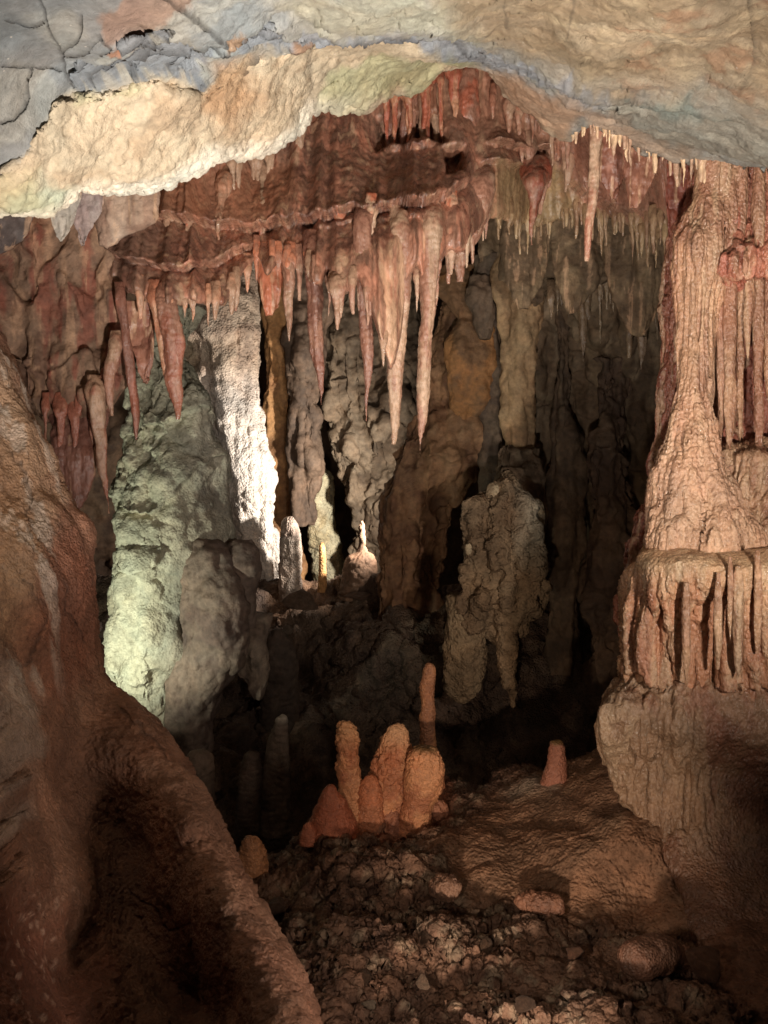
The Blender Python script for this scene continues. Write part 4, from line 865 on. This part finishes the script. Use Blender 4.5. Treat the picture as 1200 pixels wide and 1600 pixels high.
print('column', time.time() - T0)

# ================================================================== STALAGMITES
def stalagmite(pts, Y, c1, c2, label, pop=.006, pops=55, ratio=.9, name='stalagmite', mat=None, group=None, rough=.05, tip=None, tipc=(170, 140, 110)):
    s = body([(p[1], p[0] - p[2] / 2, p[0] + p[2] / 2, Y) for p in pts], ratio, 1.5)
    w = max(p[2] for p in pts) * mpp(Y)
    s.rough(w * rough, .7 / w, 3); 
    s.ripple(w * .025, w * .22, .5)
    if pop: s.popcorn(pop, pops)
    s.rough(w * .02, 3 / w, 3)
    s.paint(c1, c2, 5)
    if tip: s.mix(tipc, 1 - sstep(tip[0], tip[1], s.py))
    o = s.build(name, mat or M_ORNG, origin=base_of(s)); return tag(o, label, 'stalagmite', group)
O1, O2 = (200, 140, 100), (172, 110, 78)
stalagmite([(539, 1129, 5), (540, 1133, 18), (541, 1142, 26), (542, 1170, 30), (545, 1210, 34), (549, 1245, 42), (552, 1270, 60), (552, 1295, 74)], 4.42, O1, O2, 'slim knobbly orange stalagmite, left of the cluster in the middle of the floor', .016, 44, tip=(1129, 1180), tipc=(208, 152, 108))
stalagmite([(618, 1135, 6), (618, 1140, 20), (618, 1154, 36), (616, 1180, 50), (614, 1215, 64), (612, 1245, 78), (610, 1275, 104), (608, 1295, 124)], 4.5, O1, O2, 'broad cone shaped orange stalagmite in the middle of the cluster', .016, 40, tip=(1135, 1175), tipc=(206, 156, 116))
stalagmite([(664, 1166, 22), (664, 1169, 36), (664, 1180, 48), (664, 1205, 60), (662, 1225, 62), (658, 1245, 54), (650, 1270, 48), (645, 1300, 50)], 4.36, O1, O2, 'round flat topped orange stalagmite on the right of the cluster', .010, 45, tip=(1166, 1176), tipc=(120, 90, 58))
stalagmite([(517, 1224, 5), (517, 1228, 16), (517, 1240, 30), (517, 1260, 48), (518, 1285, 68), (518, 1310, 84)], 4.28, (190, 118, 88), (164, 94, 68), 'low smooth pinkish cone at the left foot of the orange cluster', .003, 40)
stalagmite([(482, 1286, 5), (482, 1290, 14), (482, 1300, 22), (482, 1318, 30)], 4.2, (184, 112, 84), (160, 92, 66), 'tiny pinkish bump leftmost of the orange cluster', .004)
stalagmite([(579, 1212, 5), (579, 1217, 20), (578, 1235, 34), (577, 1270, 44), (576, 1296, 54)], 4.38, (190, 116, 80), O2, 'small low cone between the slim and the broad orange stalagmites', .005)
stalagmite([(671, 1038, 4), (671, 1042, 12), (670, 1055, 20), (667, 1080, 23), (669, 1100, 21), (667, 1130, 24), (668, 1160, 26), (668, 1200, 30)], 4.75, (176, 122, 84), (146, 98, 70), 'tall thin brown stalagmite behind the orange cluster', .003, 40, rough=.08)
stalagmite([(870, 1158, 8), (870, 1161, 20), (870, 1180, 26), (869, 1196, 32), (867, 1210, 38), (866, 1226, 44)], 4.55, (164, 108, 86), (150, 120, 104), 'small pink stalagmite alone on the mound to the right', .004, 50, tip=(1158, 1164), tipc=(130, 100, 60))
stalagmite([(394, 1306, 6), (394, 1310, 22), (394, 1325, 34), (394, 1342, 42), (394, 1362, 48)], 4.1, (176, 122, 84), (150, 104, 74), 'small knobbly stump beside the ridge on the left', .010, 50)
stalagmite([(441, 1116, 6), (441, 1121, 18), (438, 1140, 27), (434, 1175, 34), (432, 1220, 40), (430, 1300, 50)], 5.5, (110, 94, 82), (92, 78, 68), 'dim tall stalagmite with a grey tip in the dark pit', .004, tip=(1116, 1132), tipc=(176, 166, 150), mat=M_BACK)
stalagmite([(394, 1172, 6), (394, 1178, 24), (392, 1200, 32), (390, 1240, 38), (388, 1300, 44)], 5.5, (94, 78, 68), (80, 66, 58), 'dim stump left of the tall one in the dark pit', .004, mat=M_BACK)
stalagmite([(312, 1170, 10), (312, 1175, 30), (312, 1190, 42), (310, 1215, 48), (308, 1260, 54)], 5.2, (124, 106, 92), (104, 88, 76), 'small grey rock knob beside the ridge at the left of the pit', .006, mat=M_BACK)
stalagmite([(565, 814, 4), (565, 820, 9), (565, 845, 12), (565, 862, 20), (563, 868, 40), (562, 885, 52), (562, 910, 58), (560, 935, 62)], 8.0, (128, 100, 80), (110, 86, 68), 'small spire standing on a round base at the back of the chamber', .006, 30, mat=M_BACK)
stalagmite([(612, 888, 5), (612, 893, 16), (612, 910, 24), (612, 935, 28), (612, 960, 32)], 7.4, (124, 98, 78), (104, 82, 66), 'blunt brown stalagmite at the foot of the leaning slab', .004, mat=M_BACK)
stalagmite([(503, 848, 3), (503, 855, 9), (504, 880, 11), (504, 905, 13), (504, 925, 16)], 8.3, (214, 168, 112), (190, 140, 90), 'thin golden lit stalagmite at the foot of the white column', .003, mat=M_CORAL)
stalagmite([(432, 985, 10), (434, 1000, 40), (436, 1040, 56), (436, 1100, 64), (436, 1160, 70)], 6.7, (88, 74, 64), (74, 62, 54), 'dark round topped stalagmite on the slope below the white column', .004, mat=M_BACK)
s = body([(1232, 560, 640, 4.6), (1250, 530, 690, 4.55), (1270, 505, 698, 4.5), (1285, 490, 692, 4.5), (1300, 480, 680, 4.45), (1320, 490, 660, 4.5)], .45, 1.8)
s.rough(.06, 4, 4); s.flute(.03, 12, .2, 3); s.popcorn(.006, 40); s.rough(.008, 20, 3); s.paint((176, 116, 88), (146, 94, 72), 5)
tag(s.build('flowstone_mound', M_ORNG, origin=base_of(s)), 'low pinkish flowstone base under the orange stalagmite cluster', 'flowstone')
# fallen pieces
def fallen(c, Y, size, rot, label, c1, c2, pop=.012, pops=45, name='broken_stalagmite', cat='stalagmite'):
    s = body([(700 + 0, 590, 610, 4.0), (706, 570, 630, 4.0), (740, 560, 640, 4.0), (800, 556, 644, 4.0), (850, 566, 634, 4.0), (880, 580, 620, 4.0), (890, 596, 604, 4.0)], .9, 2.4)
    s.P -= s.P.reshape(-1, 3).mean(0); s.P *= size / .55
    ca, sa = math.cos(rot[0]), math.sin(rot[0]); Rx = np.array([[1, 0, 0], [0, ca, -sa], [0, sa, ca]])
    ca, sa = math.cos(rot[1]), math.sin(rot[1]); Rz = np.array([[ca, -sa, 0], [sa, ca, 0], [0, 0, 1]])
    s.P = s.P @ Rx.T @ Rz.T + at(*c, Y); s.normals()
    s.rough(size * .08, 1.5 / size, 3); s.popcorn(pop, pops); s.paint(c1, c2, 6)
    return tag(s.build(name, M_ORNG, origin=s.P.reshape(-1, 3).mean(0)), label, cat)
fallen((692, 1388), 3.62, .22, (1.15, .35), 'knobbly broken stalagmite stump lying in the rubble below the orange cluster', (126, 94, 76), (106, 78, 64))
fallen((842, 1410), 3.5, .20, (1.5, 1.35), 'knobbly reddish stump lying at the edge of the smooth mound', (132, 92, 72), (110, 76, 60))
fallen((1030, 1495), 3.0, .30, (1.4, -1.1), 'long smooth brown broken piece lying in the rubble at the lower right', (112, 78, 62), (96, 68, 54), .006)
print('stalagmites', time.time() - T0)

# ================================================================== LOOSE STONES
def ico(sub=4):
    import bmesh
    bm = bmesh.new(); bmesh.ops.create_icosphere(bm, subdivisions=sub, radius=1.0)
    V = np.array([v.co[:] for v in bm.verts]); Fc = np.array([[v.index for v in f.verts] for f in bm.faces]); bm.free(); return V, Fc
IV, IF = ico(4)
def stone_mesh(k):
    g_ = np.random.default_rng(100 + k); V = IV.copy()
    for _ in range(22):
        n = g_.normal(size=3); n /= np.linalg.norm(n); h = g_.uniform(.42, .8)
        d = V @ n; m = d > h; V[m] -= np.outer((d[m] - h) * .92, n)
    V *= np.array([1, g_.uniform(.7, 1.0), g_.uniform(.45, .75)])
    V += V * (.13 * fbm(V + k * 7.3, 2.0, 5, .6))[:, None]
    me = bpy.data.meshes.new('stone'); me.from_pydata(V.tolist(), [], IF.tolist())
    me.polygons.foreach_set('use_smooth', [True] * len(me.polygons))
    base = [(108, 84, 68), (92, 70, 56), (120, 98, 82), (106, 76, 60), (140, 122, 106), (86, 66, 54)][k % 6]
    cc = lin(base) * (1 + .2 * fbm(V, 3, 3))[:, None]
    ca = me.color_attributes.new('Col', 'FLOAT_COLOR', 'POINT'); c4 = np.ones((len(V), 4), F32); c4[:, :3] = np.clip(cc, 0, 1); ca.data.foreach_set('color', c4.ravel())
    me.materials.append(M_SOIL); return me
STONES = [stone_mesh(k) for k in range(12)]
gp = GND.P; mask = (rub > .7) & (GND.px > 395) & (GND.px < 1190) & (GND.py > 1300) & (GND.py < 1610) & (GND.px > ref_(GND.py) + 8)
idx = np.argwhere(mask[:330])
gr = np.random.default_rng(11); sel = idx[gr.choice(len(idx), 150, replace=False)]
for n, (i, j) in enumerate(sel):
    p = gp[i, j]; o = bpy.data.objects.new('stone', STONES[n % 12]); COL.objects.link(o)
    sz = .008 + .045 * gr.random() ** 3.5
    o.location = p + np.array([0, 0, -sz * .25]); o.scale = (sz, sz, sz); o.rotation_euler = (gr.uniform(-.5, .5), gr.uniform(-.5, .5), gr.uniform(0, 6.28))
    tag(o, 'small brown loose stone lying in the rubble of the cave floor', 'stone', 'loose stones on the cave floor')

def stone(px, py, Y, sz, k, label, rot=(0, 0, 0), sc=(1, 1, 1)):
    o = bpy.data.objects.new('stone', STONES[k]); COL.objects.link(o); o.location = at(px, py, Y)
    o.scale = (sz * sc[0], sz * sc[1], sz * sc[2]); o.rotation_euler = rot
    return tag(o, label, 'stone')
for px_, py_, Y_, sz_, k_, lab_ in ((520, 1394, 3.75, .07, 1, 'angular brown block in the rubble left of the knobbly stump'), (640, 1345, 4.05, .06, 5, 'dark angular block just below the orange cluster'), (760, 1470, 3.2, .06, 0, 'angular block in the rubble below the reddish stump'),
                               (900, 1480, 3.1, .07, 3, 'angular reddish block left of the long broken piece'), (660, 1530, 2.85, .06, 2, 'brown angular block low in the middle of the rubble'), (820, 1560, 2.7, .055, 5, 'dark angular block low at the right of the rubble'), (540, 1480, 3.2, .05, 4, 'pale small block near the ridge in the rubble')):
    stone(px_, py_ + 8, Y_, sz_ * .8, k_, lab_, (.4, .3, k_ * 1.1))
stone(432, 1415, 3.55, .085, 1, 'large smooth brown stone against the ridge on the left of the rubble', (.3, .4, .2), (.8, 1, 1.3))
stone(578, 1570, 2.75, .035, 4, 'brightest whitish stone at the bottom of the rubble beside the ridge')
stone(1100, 1505, 2.95, .10, 3, 'rounded brown stone right of the long broken piece', (.2, .1, .6))
stone(560, 930, 7.7, .17, 0, 'flat oblong stone under the small spire at the back', (0, 0, .1), (1.3, .8, .35))
stone(465, 940, 7.3, .20, 2, 'pale broken rock block below the white column', (.2, .1, .5), (1.1, 1, .8))
stone(450, 985, 7.0, .09, 4, 'small pale slab tilted on the dark slope below the white column', (.2, .9, .2), (.6, .7, 1.4))
print('stones', time.time() - T0)

# ================================================================== LIGHT
w = bpy.data.worlds.new('World'); scene.world = w; w.use_nodes = True
bg = w.node_tree.nodes['Background']; bg.inputs[0].default_value = (1.0, .82, .68, 1); bg.inputs[1].default_value = .020

def lamp(name, loc, aim, power, color, cone=None, blend=.6, radius=.05):
    d = bpy.data.lights.new(name, 'SPOT' if cone else 'POINT'); d.energy = power; d.color = color; d.shadow_soft_size = radius
    if cone: d.spot_size = math.radians(cone); d.spot_blend = blend
    o = bpy.data.objects.new(name, d); COL.objects.link(o); o.location = loc
    if cone:
        from mathutils import Vector
        v = Vector(aim) - Vector(loc); o.rotation_euler = v.to_track_quat('-Z', 'Y').to_euler()
    return o
lamp('spot_lamp', (.15, 1.0, .5), at(600, 190, 4.0), 700, (1.0, .94, .87), 80, .9, .05)
lamp('spot_lamp', (1.34, 1.6, 1.15), at(890, 580, 5.0), 265, (1.0, .90, .79), 88, 1.0, .05)
lamp('pit_lamp', at(60, 1090, 5.1), at(230, 860, 6.4), 88, (.96, 1.0, .82), 118, .6, .04)
lamp('slot_lamp', at(660, 800, 7.75), at(400, 740, 8.8), 410, (1.0, .94, .86), 130, 1.0, .05)
lamp('unseen_low_lamp', (.62, 1.4, .5), at(330, 1300, 2.7), 62, (1.0, .84, .70), 84, .9, .16)
lamp('unseen_low_lamp', (.1, 1.6, -.06), at(820, 1280, 4.0), 140, (1.0, .82, .64), 48, .8, .04)
lamp('unseen_low_lamp', (-.1, 1.4, .65), at(800, 1500, 3.0), 50, (1.0, .84, .68), 48, .9, .05)  # extra unseen fill lamp, added to brighten the rubble
lamp('wall_lamp', at(-70, 650, 2.3), (0, 0, 0), 4, (1.0, .78, .56), None, .8, .03)

# ================================================================== CAMERA
cd = bpy.data.cameras.new('camera'); cam = bpy.data.objects.new('camera', cd); COL.objects.link(cam)
cam.location = (0, 0, CAMZ); cam.rotation_euler = (math.pi / 2 - PITCH, 0, 0)
cd.sensor_fit = 'VERTICAL'; cd.sensor_height = 24; cd.lens = 24 * FPX / 1600; cd.clip_start = .02; cd.clip_end = 200
scene.camera = cam
scene.view_settings.view_transform = 'Standard'; scene.view_settings.look = 'None'
scene.view_settings.exposure = 0; scene.view_settings.gamma = 1
scene.cycles.max_bounces = 5; scene.cycles.diffuse_bounces = 3
print('done', time.time() - T0)
